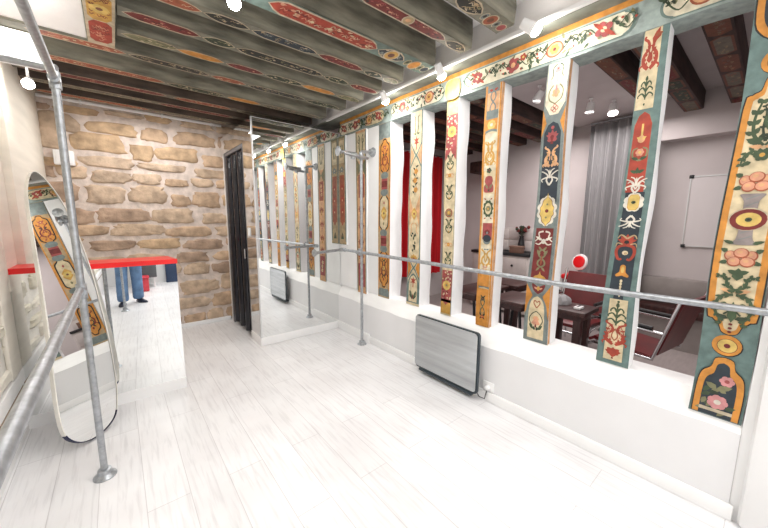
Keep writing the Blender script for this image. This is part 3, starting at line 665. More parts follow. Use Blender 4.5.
def d3(A):      # teal-lined cream post
    A.rect(-.86, .86, .63, 2.53, 'cream'); A.rect(-1, -.84, .63, 2.53, 'grey'); A.rect(.84, 1, .63, 2.53, 'teal')
    at(A, 2.40, .9); A.strokes([(.12, -1.0), (.3, -.3), (.26, .8), (.45, 1.1)], .2, 'green', .7); A.leaves(.1, -1.1, .4, .5, .2, 'green'); A.pop()
    at(A, 2.24, .9); A.sym([(0, .8), (.16, .4), (.5, .5), (.2, .1), (.45, -.1), (.1, -.2), (.06, -.8), (0, -.9)], 'red', 3); A.pop()
    def cross(z, c='orange'):
        A.poly([(-.9, z+.10), (-.9, z-.10), (-.3, z)], c); A.poly([(.9, z+.10), (.9, z-.10), (.3, z)], c)
        A.stroke([(-.84, z+.11), (-.3, z+.03), (0, z), (.3, z-.03), (.84, z-.11)], .028, 'teal'); A.stroke([(.84, z+.11), (.3, z+.03), (0, z), (-.3, z-.03), (-.84, z-.11)], .028, 'teal')
    cross(2.12, 'peach')
    at(A, 1.88, .9); A.vine('dgreen', 'orange', 3.6, 3); A.pop()
    A.poly([(-.84, 1.74), (-.2, 1.60), (-.84, 1.40)], 'peach'); A.poly([(.84, 1.74), (.2, 1.60), (.84, 1.40)], 'peach')
    at(A, 1.555, .85); A.poly([(0, .8), (.5, .2), (.4, -.4), (0, -.9), (-.4, -.4), (-.5, .2)], 'gold'); A.flower(0, -.05, .5, 'yellow', 'rust', 6); A.pop()
    at(A, 1.42, .9); A.strokes([(.1, .5), (.5, .2), (.4, -.5), (.7, -.9)], .2, 'peach', .6); A.pop()
    at(A, 1.26, .9)
    r = random.Random(6)
    for k in range(14): A.leaf(r.uniform(-.4, .4), r.uniform(-1.2, 1.2), r.uniform(.6, 2.6), .42, .26, 'dgreen')
    A.pop()
    at(A, 1.11, .9); A.palm('gold', 'rust', 1.1); A.pop()
    cross(1.0)
    A.sym([(0, .945), (.5, .91), (.86, .83), (.86, .63)], 'teal', 3); A.sym([(0, .925), (.42, .895), (.64, .83), (.64, .64)], 'cream', 3)
    at(A, .86, .8); A.sym([(0, .7), (.18, .3), (.6, .45), (.25, .0), (.55, -.3), (.1, -.25), (.1, -.9), (0, -.9)], 'red', 3); A.pop()
    at(A, .72, .8); A.leaves(.15, -.8, 1.3, 1.5, .42, 'green'); A.strokes([(.1, -.7), (.6, -.2), (.66, .5)], .16, 'dgreen', .6); A.leaf(0, -.8, PI/2, 1.0, .24, 'dred'); A.pop()

def d2(A):      # broad post with framed ovals
    A.rect(-1, 1, .60, 2.5, 'tan'); A.rect(-1, 1, 2.36, 2.52, 'grey'); A.rect(-.92, .92, .61, .70, 'grey')
    A.rect(-1, -.86, .68, 2.3, 'orange'); A.rect(.86, 1, .68, 2.3, 'orange')
    def oval(z0, z1, fill):
        z = (z0+z1)/2; h = (z1-z0)/2
        def sh(k, e): return [(0, z+h*e), (.22*k, z+h*.97*e), (.34*k, z+h*.82*e), (.68*k, z+h*.66*e), (.74*k, z+h*.3), (.74*k, z-h*.3), (.68*k, z-h*.66*e), (.34*k, z-h*.82*e), (.22*k, z-h*.97*e), (0, z-h*e)]
        A.sym(sh(1.25, 1.03), 'orange', 3); A.sym(sh(1.08, 1.0), 'black', 3); A.sym(sh(.90, .93), fill, 3)
    oval(1.97, 2.36, 'orange'); at(A, 2.165, .8); A.lyre('dred', 2.2, .26); A.eight('rust', 2.6, .12); A.leaves(.1, .2, .6, .5, .2, 'dgreen'); A.flower(0, 1.3, .26, 'rose', 'yellow', 5); A.pop()
    oval(1.335, 1.79, 'cream'); at(A, 1.56, .8); A.sym([(0, 1.0), (.3, .7), (.6, .3), (.5, 0), (.6, -.3), (.3, -.7), (0, -1.0)], 'gold', 3); A.flower(0, 0, .55, 'yellow', 'olive', 6); A.leaf(0, 1.2, PI/2, .5, .3, 'rose'); A.leaf(0, -1.2, -PI/2, .5, .3, 'olive'); A.ell(0, 0, .12, .12, 'dred', 8); A.pop()
    oval(.71, 1.17, 'orange'); at(A, .94, .8); A.lyre('dred', 2.4, .28); A.eight('dgreen', 2.2, .16); A.flower(0, 0, .3, 'yellow', 'dred', 5); A.leaf(0, -1.4, -PI/2, .5, .3, 'dred'); A.pop()
    for z in (1.88, 1.25):
        A.rect(-.86, .86, z-.10, z+.10, 'tan'); A.rect(-.5, .5, z-.045, z+.045, 'dred')
        A.ell(0, z+.09, .62, .042, 'grey', 16); A.ell(0, z-.09, .62, .042, 'grey', 16)
        A.frame([(-.5, z-.045), (.5, z-.045), (.5, z+.045), (-.5, z+.045)], .03, 'rose')

def d1(A):      # far post behind the galvanised pole
    A.rect(-.85, .85, .6, 2.52, 'peach'); A.rect(-1, -.8, .6, 2.52, 'olive'); A.rect(.8, 1, .6, 2.52, 'grey')
    A.rect(-.8, .8, 2.18, 2.5, 'cream'); at(A, 2.36, .9); A.strokes([(.15, -1.2), (.35, -.3), (.3, .9), (.5, 1.3)], .22, 'green', .7); A.strokes([(.3, .3), (.6, .4), (.5, .8)], .14, 'dgreen'); A.pop()
    A.poly([(-.8, 2.2), (0, 2.1), (-.8, 2.0)], 'olive'); A.poly([(.8, 2.2), (0, 2.1), (.8, 2.0)], 'olive')
    A.rect(-.6, .6, 1.75, 2.02, 'rust'); at(A, 1.9, .8); A.vine('dred', 'peach', 2.4, 2); A.pop()
    for z, c in ((1.62, 'gold'), (1.42, 'salmon'), (1.22, 'gold'), (1.04, 'salmon')): at(A, z, .8); A.palm('rust', c, 1.4); A.flower(0, -.8, .3, c, 'dred', 5); A.pop()
    A.rect(-.7, .7, .66, .95, 'rose'); at(A, .8, .8); A.vine('dred', 'cream', 2.4, 4); A.pop()
def ds(A):      # short hanging pilaster
    A.rect(-1, 1, 1.17, 2.5, 'tan'); A.rect(-1, -.7, 1.17, 2.5, 'bark'); A.rect(-.6, .6, 1.45, 2.05, 'rust'); A.rect(-.6, .6, 2.2, 2.48, 'cream'); A.rect(.78, 1, 1.2, 2.5, 'teal')
    at(A, 2.34, .8); A.strokes([(.2, -1), (.35, .2), (.3, 1.1)], .24, 'green'); A.pop()
    at(A, 2.12, .8); A.palm('bark', 'cream', 1.6); A.flower(0, 0, .5, 'grey', 'cream', 6); A.pop()
    for z in (1.9, 1.75, 1.6): at(A, z, .8); A.palm('red', 'peach', 1.3); A.pop()
    A.poly([(-.6, 1.5), (.6, 1.5), (0, 1.38)], 'rust'); A.poly([(-.7, 1.2), (.7, 1.2), (.7, 1.3), (0, 1.42), (-.7, 1.3)], 'tan')
    at(A, 1.27, .7); A.sym([(0, .8), (.3, .2), (.5, -.6), (0, -.6)], 'green', 3); A.leaf(0, -.2, PI/2, .6, .2, 'rust'); A.pop()

post('widest painted post at the right with orange-edged cartouches, fruit and an urn', (.162, -.028), (.194, .003), .505, 2.56, 2.272, .10, d8, 1, 'teal')
post('teal painted post with red scrolls and a yellow octagon, second from the right', (.573, .465), (.657, .483), .600, 2.53, 2.33, .10, d7, 2, 'teal')
post('painted post with a yellow lozenge medallion on white leaves over a dark red panel', (1.092, .955), (1.142, .962), .598, 2.53, 2.33, .14, d6, 3, 'grey', True)
post('orange-edged painted post with scroll loops and a green oval wreath', (1.573, 1.434), (1.563, 1.435), .60, 2.53, 2.33, .15, d5, 4, 'orange', True)
post('slim cream painted post with green scrolls between red mottled bands with yellow flowers', (1.962, 1.832), (1.955, 1.833), .60, 2.53, 2.33, .155, d4, 5, 'cream')
post('cream painted post with teal edges and leafy vines beside the red curtain', (2.411, 2.249), (2.435, 2.247), .60, 2.53, 2.33, .16, d3, 6, 'cream')
post('broad painted post with three black-outlined orange and yellow ovals', (2.912, 2.712), (2.922, 2.722), .59, 2.53, 2.33, .18, d2, 7, 'tan')
post('narrow rust and peach painted post behind the right galvanised pole', (3.335, 3.125), (3.315, 3.13), .575, 2.53, 2.31, .12, d1, 8, 'peach')
post('short olive and rust painted post ending high on the wall against the big mirror', (3.712, 3.54), (3.712, 3.53), 1.16, 2.53, 2.29, .12, ds, 9, 'olive')

# ------------------------------------------------------------------ ceiling joists
def joist(label, x0, x1, y0, y1, zb, style, seed, body=BEAMG, ztop=None, shallow=0):
    t = thing('ceiling_joist', label, 'beam', ((x0+x1)/2, (y0+y1)/2, zb))
    r = random.Random(seed); mb = MB(); n = 36; ring = []
    for i in range(n+1):
        x = x0+(x1-x0)*i/n; w = .0015*math.sin(x*4+seed)
        ring += [(x, y0+w, zb+w*.6), (x, y0-.006+r.uniform(-.004, .004), zb+.10), (x, y0, ztop or ZC-.0006), (x, y1, ztop or ZC-.0006), (x, y1+r.uniform(-.004, .004), zb+.10), (x, y1+w, zb+w*.6)]
    fs = [(i*6+k, (i+1)*6+k, (i+1)*6+(k+1) % 6, i*6+(k+1) % 6) for i in range(n) for k in range(6)]+[tuple(range(6)), tuple(range(n*6, n*6+6))]
    mb.add(ring, fs, body); mb.build('timber', t)
    hw = (y1-y0)/2; yc = (y0+y1)/2
    # a = x, b = across (+ towards the camera), scaled so that b=1 is the edge
    A = Art(lambda a, b_, h: V((a, yc-b_*hw, zb-h-.0022)))
    A.stroke([(x0+.01, 0), (x1-.005, 0)], 1.9, 'mud' if style.get('dim') else 'teal2', sm=False) if False else [A.rect(x0+(x1-x0)*i/20, x0+(x1-x0)*(i+1)/20, -.96, .96, style.get('g', 'bark')) for i in range(20)]
    for (a0, a1, c) in style['seq']:
        a0, a1 = max(a0, x0+.02), min(a1, x1-.01)
        if a1-a0 < .03: continue
        e = min(.09, (a1-a0)*.35)
        def sh(k, q): return [(a0+q, 0), (a0+e*.45+q*.6, .55*k), (a0+e+q*.3, .88*k), (a1-e-q*.3, .88*k), (a1-e*.45-q*.6, .55*k), (a1-q, 0), (a1-e*.45-q*.6, -.55*k), (a1-e-q*.3, -.88*k), (a0+e+q*.3, -.88*k), (a0+e*.45+q*.6, -.55*k)]
        A.poly(sh(1, 0), 'line'); A.poly(sh(.80, .009), c)
        acc = dict(red=('salmon', 'dred', 'cream'), dred=('rose', 'salmon', 'black'), rust=('cream', 'salmon', 'dred'), dgreen=('line', 'olive', 'cream'), navy=('line', 'grey', 'tan'), orange=('gold', 'peach', 'orange'), olive=('dgreen', 'line', 'dgreen'), black=('line', 'olive', 'tan'), mud=('line', 'olive', 'tan'))[c]
        big = hw > .065
        L = a1-a0-e
        for k in range(int(L/(.016 if not big else .010))):
            x = a0+e*.5+L*r.random(); y = r.uniform(-.5, .5); cc = r.choice(acc)
            if c == 'orange' and r.random() < .6: continue
            A.push(x, y, .012 if not big else .016, .2)
            q = r.random()
            if q < .5: A.stroke([(-1.2, -.6), (-.3, .7), (.6, -.4), (1.2, .5)], .45, cc, .5)
            elif q < .8: A.leaf(-1, 0, r.uniform(-.5, .5), 2.2, .9, cc)
            else: A.ell(0, 0, .8, .8, cc, 8)
            A.pop()
    for (x, rad, c, c2) in style.get('discs', ()):
        A.push(x, 0, rad, .78 if rad > .03 else .5); A.ell(0, 0, 1.15, 1.1, 'line'); A.ell(0, 0, .95, .92, c); 
        if c2: A.ell(0, 0, .5, .45, c2, 12)
        A.pop()
    A.mb.build('painted_underside', t)
    return t
XE, XT, XW = 2.055, .11, -.60
cols = ['dred', 'dgreen', 'rust', 'orange', 'black', 'olive', 'red', 'mud']
def seq(seed, x0, x1):
    r = random.Random(seed); o = []; x = x0+.03
    while x < x1:
        l = r.uniform(.18, .5); o.append((x, min(x+l, x1), r.choice(cols))); x += l+.005
    return o
joist('ceiling joist nearest the camera at top right, ending near the right lamp, with dark medallions', XT, XE, 1.20, 1.33, 2.725, dict(seq=[(XT, .7, 'dred'), (.7, 1.2, 'rust'), (1.2, 1.55, 'black'), (1.55, 1.80, 'black')], discs=[(1.83, .02, 'grey', 'black'), (1.89, .04, 'rust', 'brown'), (1.955, .02, 'grey', 'black'), (2.01, .03, 'rose', None)]), 1)
joist('second ceiling joist from the camera with a long dark red scrolled underside', XT, XE, 1.52, 1.62, 2.705, dict(seq=[(XT, .6, 'dgreen'), (.6, 1.1, 'rust'), (1.1, 1.83, 'dred'), (1.83, 2.05, 'black')], discs=[(1.48, .035, 'tan', 'peach')]), 2)
joist('third ceiling joist with a broad bright red panel and a small orange disc', XT, XE, 1.865, 2.03, 2.70, dict(g='teal2', seq=[(XT, .72, 'dgreen'), (.76, 1.54, 'red'), (1.545, 1.80, 'navy')], discs=[(1.67, .05, 'gold', 'brown'), (1.835, .022, 'olive', 'dgreen'), (1.905, .042, 'orange', None), (1.97, .022, 'olive', 'dgreen'), (2.02, .03, 'navy', None)]), 3)
joist('fourth ceiling joist with grey then dark red narrow cartouches', XT, XE, 2.235, 2.34, 2.70, dict(seq=[(XT, .5, 'rust'), (.5, .77, 'black'), (.775, 1.25, 'navy'), (1.25, 1.66, 'dred'), (1.665, 1.86, 'dgreen'), (1.87, 2.05, 'olive')]), 4)
joist('fifth ceiling joist starting at the cross beam with a long dark red pointed panel', XT, XE, 2.53, 2.645, 2.70, dict(seq=[(XT, .545, 'dred'), (.55, .76, 'dgreen'), (.765, 1.46, 'black'), (1.465, 1.72, 'dgreen'), (1.725, 2.05, 'dred')]), 5)
joist('sixth ceiling joist with orange bars and a green pointed panel', XT, XE, 2.83, 2.935, 2.70, dict(seq=[(XT, .46, 'olive'), (.44, .76, 'orange'), (.765, 1.07, 'dred'), (1.07, 1.42, 'dgreen'), (1.40, 1.76, 'orange'), (1.765, 2.05, 'olive')]), 6)
joist('seventh ceiling joist just behind the end of the painted cross beam', XW, XE, 3.15, 3.255, 2.70, dict(seq=[(-.35, .17, 'rust'), (.175, .72, 'black'), (.725, 1.02, 'rust'), (1.03, 1.6, 'black'), (1.6, 2.0, 'dgreen')]), 7)
joist('eighth ceiling joist, eighth from the camera, with a worn orange streak', XW, XE, 3.58, 3.69, 2.70, dict(seq=[(-.45, .45, 'rust'), (.46, .95, 'dgreen'), (.96, 1.3, 'orange'), (1.3, 2.0, 'mud')]), 8)
joist('dark brown ceiling joist, third from the stone wall', XW, XE, 3.95, 4.06, 2.70, dict(g='mud', seq=[(-.5, .5, 'dred'), (.55, 1.1, 'rust'), (1.15, 1.9, 'mud')]), 9, BEAMB)
joist('dark brown ceiling joist, second from the stone wall', XW, XE, 4.26, 4.36, 2.70, dict(g='mud', seq=[(-.5, .4, 'mud'), (.45, 1.2, 'dred')]), 10, BEAMB)
joist('dark brown ceiling joist nearest to the stone wall', XW, XE, 4.58, 4.68, 2.70, dict(g='mud', seq=[(-.5, .4, 'rust'), (.45, 1.2, 'mud')]), 11, BEAMB)
# trimmer running towards the camera
t = thing('ceiling_cross_beam', 'short painted beam at upper left crossing the joists, red and gold underside', 'beam', (.03, 2, 2.69))
b = MB(); b.box(-.045, .105, .6, 3.148, 2.69, ZC-.01, BEAMG, .006); b.build('timber', t)
A = Art(lambda a, z, h: V((.03+a*.07, z, 2.689-h)))
for i in range(10): A.rect(-1, 1, .62+i*.252, .62+(i+1)*.252, 'line')
for z0, z1, c in ((2.78, 3.09, 'red'), (2.46, 2.77, 'gold'), (2.1, 2.45, 'red'), (1.5, 2.05, 'gold')):
    A.poly([(-.45, z0), (.45, z0), (.8, z0+.04), (.8, z1-.04), (.45, z1), (-.45, z1), (-.8, z1-.04), (-.8, z0+.04)], c)
    r = random.Random(int(z0*100))
    for k in range(26):
        A.push(r.uniform(-.6, .6), r.uniform(z0+.03, z1-.03), .16, .016); A.stroke([(-1, -.6), (-.2, .8), (.6, -.5), (1, .4)], .5, {'red': 'salmon', 'gold': 'dred'}[c] if k % 3 else 'dred', .5); A.pop()
A.push(0, 2.62, .9, .07); A.flower(0, 0, .8, 'yellow', 'brown', 7); A.pop()
A.mb.build('painted_underside', t)
# stone wall conduit
b = MB(); b.tube([(-.53, YB-.035, 2.755), (1.235, YB-.035, 2.755)], .017, WHITEP); t = thing('conduit_pipe', 'thin white conduit pipe along the top of the stone wall', 'pipe', (.3, YB-.03, 2.75)); b.build('pipe', t)
for x in (-.2, .55, 1.1):
    b = MB(); b.box(x, x+.02, YB-.055, YB, 2.733, 2.777, WHITEP, .003); b.build('clip', t)
b = MB(); b.box(-.455, -.29, YB-.09, YB-.005, 2.06, 2.215, WHITEP, .008); t = thing('junction_box', 'small white box on the stone wall behind the left pole', 'box', (-.37, YB-.04, 2.06)); b.build('case', t)
b = MB(); b.box(-.435, -.31, YB-.096, YB-.09, 2.08, 2.195, WHITEP, .003); b.build('cover', t)

# ------------------------------------------------------------------ lamps and track
t = thing('lighting_track', 'white lamp track along the grey beam above the painted posts', 'track', (2.11, 1.6, 2.68))
b = MB(); b.box(2.098, 2.128, .1, 3.68, 2.682, 2.707, WHITEP, .003); b.build('rail', t)
b = MB(); b.box(2.1285, 2.1375, .1, 3.68, 2.686, 2.703, BLACKM); b.build('slot', t)
def lamp(label, p, aim, power, glow=GLOW, up=.06, r=.032, name='track_spotlight'):
    p = V(p); d = (V(aim)-p).normalized()
    t = thing(name, label, 'lamp', p, 'white spotlights under the ceiling')
    b = MB(); b._lathe(p, d, [(-.055, .012), (-.055, r*.8), (.03, r), (.032, r), (.032, r*.85)], WHITEP, 16); b.build('lamp_head', t)
    b = MB(); b.tube([p-d*.02+V((0, 0, .01)), p+V((0, 0, up))], .008, WHITEP); b._lathe(p+V((0, 0, up+.004)), (0, 0, -1), [(0, .02), (.01, .02), (.012, .008)], WHITEP, 12); b.build('bracket', t)
    b = MB(); b._lathe(p, d, [(.028, r*.86), (.04, r*1.05), (.056, r*.95), (.068, r*.5)], glow, 16); b.build('bulb', t)
    if power:
        l = bpy.data.lights.new('spot_beam', 'SPOT'); l.energy = power; l.spot_size = 1.9; l.spot_blend = .8; l.shadow_soft_size = .05; l.color = (1, .97, .93)
        o = bpy.data.objects.new('spot_beam', l); C.objects.link(o); o.parent = t
        o.matrix_local = Matrix.Translation(d*.06) @ d.to_track_quat('-Z', 'Y').to_matrix().to_4x4()
lamp('bright track spotlight at the right end of the lamp track', (2.062, 1.10, 2.672), (2.33, .75, 2.4), 9, r=.036, up=.006)
lamp('bright track spotlight in the middle of the lamp track', (2.065, 1.82, 2.655), (2.33, 1.85, 2.35), 22, r=.034, up=.024)
lamp('bright track spotlight at the far left end of the lamp track', (2.065, 2.51, 2.645), (2.33, 2.56, 2.35), 22, r=.034, up=.034)
lamp('spotlight under the third joist at top centre', (.585, 1.97, 2.655), (.3, 1.0, 1.2), 14)
lamp('spotlight at upper left beside the left wall', (-.40, 3.55, 2.46), (-.35, 2.6, 1.9), 10, up=.22)
lamp('spotlight near the left wall in front of the pole', (-.38, 2.6, 2.62), (-.55, 3.4, 1.6), 8, up=.07)
# white stub beam at upper left
b = MB(); b.box(XL+.002, -.235, 2.72, 2.80, 2.33, 2.50, SILLM, .02); t = thing('timber_rail', 'stubby white painted timber rail at upper left below the ceiling', 'beam', (-.42, 2.76, 2.26)); b.build('timber', t)

# ------------------------------------------------------------------ galvanised tube rails
def flange(b, p, ax, r=.045): b._lathe(V(p), ax, [(0, r), (.006, r), (.009, r*.9), (.02, r*.62), (.045, r*.58), (.047, r*.45)], GALVD, 20)
def tee(b, p, d1, d2, r=.022, l=.04):
    p = V(p); b.tube([p-V(d1)*l, p+V(d1)*l], r, GALVD, 14); b.tube([p, p+V(d2)*l*1.3], r, GALVD, 14)
PXL, PYL, HB = -.172, 2.34, 1.105
t = thing('left_barre_rail', 'galvanised tube barre on upright poles beside the left wall', 'barre', (PXL, PYL, 0))
for y in (PYL, -.12):
    b = MB(); b.tube([(PXL, y, .02), (PXL, y, 2.17)], .0168, GALV, 16); b.build('pole', t)
    b = MB(); flange(b, (PXL, y, 0), (0, 0, 1), .055); b.build('floor_flange', t)
b = MB(); b.tube([(PXL-.004, PYL+.01, HB+.012), (PXL-.014, -.15, HB-.012)], .0168, GALV, 16); b.build('handrail', t)
b = MB(); b.tube([(PXL, PYL+.01, 2.17), (PXL, -.15, 2.20)], .0168, GALV, 16); b.build('top_rail', t)
for z in (HB, 2.165):
    for y in (PYL, -.12): b = MB(); tee(b, (PXL, y, z), (0, 0, 1), (0, 1 if y < 0 else -1, 0), .023); b.build('joint', t)
b = MB(); b.tube([(PXL, PYL, 2.21), (PXL, PYL+.05, 2.24), (PXL-.02, PYL+.16, 2.27), (XL+.07, PYL+.2, 2.28)], .0168, GALV, 14); flange(b, (XL+.03, PYL+.2, 2.28), (1, 0, 0)); b.build('wall_bracket', t)

PXR, PYR = 2.170, 3.03
t = thing('right_barre_rail', 'galvanised tube barre running along the painted posts from the far pole', 'barre', (PXR, PYR, 0))
b = MB(); b.tube([(PXR, PYR, .02), (PXR, PYR, 2.20)], .0168, GALV, 16); b.build('pole', t)
b = MB(); flange(b, (PXR, PYR, 0), (0, 0, 1), .055); b.build('floor_flange', t)
b = MB(); b.tube([(2.118, -.55, 1.112), (2.118, -.02, 1.112), (2.13, .74, 1.096), (2.13, 1.8, 1.107), (2.132, 3.1, 1.118), (2.132, 3.36, 1.12)], .0168, GALV, 16); b.build('handrail', t)
b = MB(); tee(b, (2.150, PYR, 1.118), (0, 0, 1), (-1, 0, 0), .023); b.build('joint', t)
b = MB(); tee(b, (2.132, 3.36, 1.12), (0, 1, 0), (-1, 0, 0), .023)
b.build('joint', t)
b = MB(); b.tube([(2.10, 3.36, 1.12), (1.74, 3.31, 1.11)], .0168, GALV, 14); b._lathe((1.745, 3.311, 1.11), (-1, -.1, 0), [(0, .021), (.02, .023), (.03, .042), (.04, .044), (.043, .03)], GALVD, 18); b.build('short_arm', t)
b = MB(); tee(b, (PXR, PYR, 2.19), (0, 0, 1), (0, 1, 0), .024); b.tube([(PXR, PYR, 2.235), (2.30, PYR, 2.25)], .0168, GALV, 14); flange(b, (2.334, PYR, 2.25), (-1, 0, 0), .055); b.build('wall_bracket', t)
b = MB(); b.tube([(PXR+.06, PYR-.045, 2.165), (PXR-.12, PYR-.045, 2.175), (1.93, PYR-.03, 2.19)], .0168, GALV, 14); b.build('short_arm', t)
b = MB(); b.tube([(PXR-.07, PYR-.01, 2.20), (1.90, PYR, 2.205)], .0168, GALV, 14); b._lathe((1.91, PYR, 2.205), (-1, 0, 0), [(0, .021), (.02, .024), (.035, .05), (.045, .052), (.048, .035)], GALVD, 18); b.build('end_arm', t)
b = MB(); tee(b, (PXR-.13, PYR-.025, 2.185), (1, 0, 0), (0, 0, -1), .024, .035); b.build('coupler', t)

# ------------------------------------------------------------------ radiator
t = thing('panel_heater', 'flat polished grey panel heater on the low white wall below the posts', 'heater', (2.17, 1.8, .08))
def rrect(y0, y1, z0, z1, r, n=6):
    o = []
    for cy, cz, a in ((y1-r, z1-r, 0), (y0+r, z1-r, PI/2), (y0+r, z0+r, PI), (y1-r, z0+r, 1.5*PI)):
        for k in range(n+1): o.append((cy+r*math.cos(a+k*PI/2/n), cz+r*math.sin(a+k*PI/2/n)))
    return o
b = MB(); b.prism([(2.166, y, z) for y, z in rrect(1.43, 2.13, .08, .583, .03)], (.010, 0, 0), STEEL); b.build('front_panel', t)
b = MB(); b.prism([(2.176, y, z) for y, z in rrect(1.420, 2.130, .062, .588, .03)], (.022, 0, 0), DARKEDGE); b.build('casing', t)
for y in (1.55, 2.0):
    b = MB(); b.box(2.198, XR, y-.02, y+.02, .15, .50, ALU, .003); b.build('wall_bracket', t)
b = MB(); b.box(2.168, 2.26, 1.47, 2.08, .035, .058, DARKEDGE, .004); b.build('lower_strip', t)  # dark strip below the panel
b = MB(); b.tube([(2.2, 1.45, .08), (2.215, 1.42, .035), (2.23, 1.38, .03), (2.24, 1.375, .08), (2.25, 1.37, .115)], .004, BLACKM, 8); b.build('cord', t)
t = thing('wall_socket', 'small white plug socket low on the wall beside the heater', 'socket', (XR, 1.37, .1)); b = MB(); b.box(XR-.012, XR, 1.32, 1.42, .09, .17, WHITEP, .004); b.build('plate', t)
b = MB(); b._lathe((XR-.012, 1.37, .125), (-1, 0, 0), [(0, .02), (.025, .019), (.03, .01)], WHITEP, 14); b.build('plug', t)

# ------------------------------------------------------------------ mirrored counter with red top
t = thing('mirror_counter', 'mirror-fronted bar counter with a red top against the left wall', 'counter', (-.1, 3.3, 0))
def cy(x): return 3.235-(x+.6)*.026
b = MB(); b.prism([(-.606, cy(-.606)+.012, 0), (.36, cy(.36)+.012, 0), (.33, 3.46, 0), (-.606, 3.46, 0)], (0, 0, 1.115), PLASTER); b.build('carcass', t)
b = MB(); b.prism([(-.606, cy(-.606)-.006, .095), (.366, cy(.366)-.006, .095), (.366, cy(.366)+.011, .095), (-.606, cy(-.606)+.011, .095)], (0, 0, 1.02), MIRROR); b.build('mirror_front', t)
b = MB(); b.prism([(-.606, cy(-.606)-.01, 0), (.37, cy(.366)-.01, 0), (.37, cy(.366)+.011, 0), (-.606, cy(-.606)+.011, 0)], (0, 0, .095), WHITEP); b.build('plinth', t)
b = MB(); b.prism([(-.606, cy(-.606)-.016, 1.116), (.374, cy(.37)-.016, 1.116), (.335, 3.50, 1.116), (-.606, 3.50, 1.116)], (0, 0, .038), RED); b.build('red_top', t)

# ------------------------------------------------------------------ leaning pill mirror
yaw, tl = math.radians(45), math.radians(11)
n_ = V((math.sin(yaw)*math.cos(tl), -math.cos(yaw)*math.cos(tl), math.sin(tl))); d_ = V((math.cos(yaw), math.sin(yaw), 0)); u_ = d_.cross(-n_).normalized()
if u_.z < 0: u_ = -u_
P0 = V((-.27, 2.765, .012))
out = [(.03, .0), (-.05, .035), (-.105, .12), (-.105, .26), (-.07, .50), (-.028, .74), (.008, .98), (.04, 1.215), (.065, 1.40), (.085, 1.56), (.115, 1.70), (.165, 1.805), (.215, 1.80), (.272, 1.70), (.318, 1.55), (.345, 1.35), (.357, 1.10), (.350, .86), (.342, .66), (.322, .45), (.285, .22), (.225, .06), (.12, .003)]
out = cr(out, 5, True); cc = (.13, .9)
def mp(a, b_, h): return P0+d_*a+u_*b_+n_*h
def off(k): return [(a+(cc[0]-a)*k/max(.01, math.hypot(a-cc[0], (b_-cc[1])*.25)), b_+(cc[1]-b_)*k*.5/max(.01, abs(b_-cc[1])+.2)) for a, b_ in out]
FRM = mat('pale_gold_mirror_frame', (.84, .82, .76), .35, metal=.0); NAVYR = mat('dark_navy_rubber_edge', (.012, .016, .06), .5)
t = thing('leaning_mirror', 'tall pill-shaped standing mirror leaning beside the red counter behind the left pole', 'mirror', P0)
inn = off(.008); n = len(out)
b = MB(); b.prism([mp(a, z, -.004) for a, z in inn], n_*.006, MIRROR); b.build('glass', t)
b = MB()
for i in range(n):
    j = (i+1) % n; m_ = NAVYR if (out[i][1] < .10) else FRM
    q = [mp(*out[i], -.022), mp(*out[j], -.022), mp(*out[j], .006), mp(*out[i], .006), mp(*inn[j], .006), mp(*inn[i], .006)]
    if m_ is FRM: b.add(q, [(0, 1, 2, 3), (3, 2, 4, 5)], m_)
b.prism([mp(a, z, -.022) for a, z in inn], n_*.010, WHITEP); b.build('frame', t)
b = MB()
for i in range(n):
    j = (i+1) % n
    if out[i][1] < .10:
        q = [mp(*out[i], -.022), mp(*out[j], -.022), mp(*out[j], .007), mp(*out[i], .007), mp(*inn[j], .007), mp(*inn[i], .007)]
        b.add(q, [(0, 1, 2, 3), (3, 2, 4, 5)], NAVYR)
b.build('bottom_edge', t)

# ------------------------------------------------------------------ second room behind the posts
XF, YE, YS = 5.2, 4.2, -.75
b = MB(); b.box(XF, XF+.1, YS, YE+.1, 0, ZC, R2WALL); b.box(5.0, XF, YS, .98, 2.42, ZC, R2WALL); struct(b.build('wall_far_right'))
b = MB(); b.box(2.45, XF+.1, YE, YE+.1, 0, ZC, R2WALL); struct(b.build('wall_far_end'))
b = MB(); b.box(2.45, XF+.1, YS-.1, YS, 0, ZC, R2WALL); struct(b.build('wall_near_end'))
b = MB(); b.box(2.60, XF, 1.05, 1.95, 2.80, ZC, R2CEIL); struct(b.build('trim_lowered_ceiling'))
def dark_joist(label, y0, y1, zb, x1=XF, x0=2.52, deco=True, seed=0):
    t = thing('dark_joist', label, 'beam', ((x0+x1)/2, (y0+y1)/2, zb))
    b = MB(); b.box(x0, x1, y0, y1, zb, ZC-.002, DARKWOOD, .008); b.build('timber', t)
    A = Art(lambda a, q, h: V((a, (y0+y1)/2-q*(y1-y0)/2, zb-h))); r = random.Random(seed)
    x = x0+.05
    while x < x1-.1:
        l = r.uniform(.25, .6); c = r.choice(('brown', 'dgreen', 'dred', 'mud')); e = min(l, x1-.03-x)
        A.poly([(x, 0), (x+.04, .8), (x+e-.04, .8), (x+e, 0), (x+e-.04, -.8), (x+.04, -.8)], 'brown'); A.poly([(x+.015, 0), (x+.05, .6), (x+e-.05, .6), (x+e-.015, 0), (x+e-.05, -.6), (x+.05, -.6)], c)
        for k in range(int(e/.03)):
            A.push(x+r.uniform(.04, e-.04), r.uniform(-.4, .4), .016, .18); A.stroke([(-1.2, -.6), (-.3, .7), (.6, -.4), (1.2, .5)], .4, r.choice(('tan', 'rust', 'mud', 'olive')), .5); A.pop()
        x += l+.01
    A.mb.build('painted_underside', t)
dark_joist('dark painted joist of the far room seen between the two rightmost posts', .64, .80, 2.70, seed=1)
dark_joist('dark painted joist of the far room beside the rightmost post', .30, .44, 2.70, seed=2)
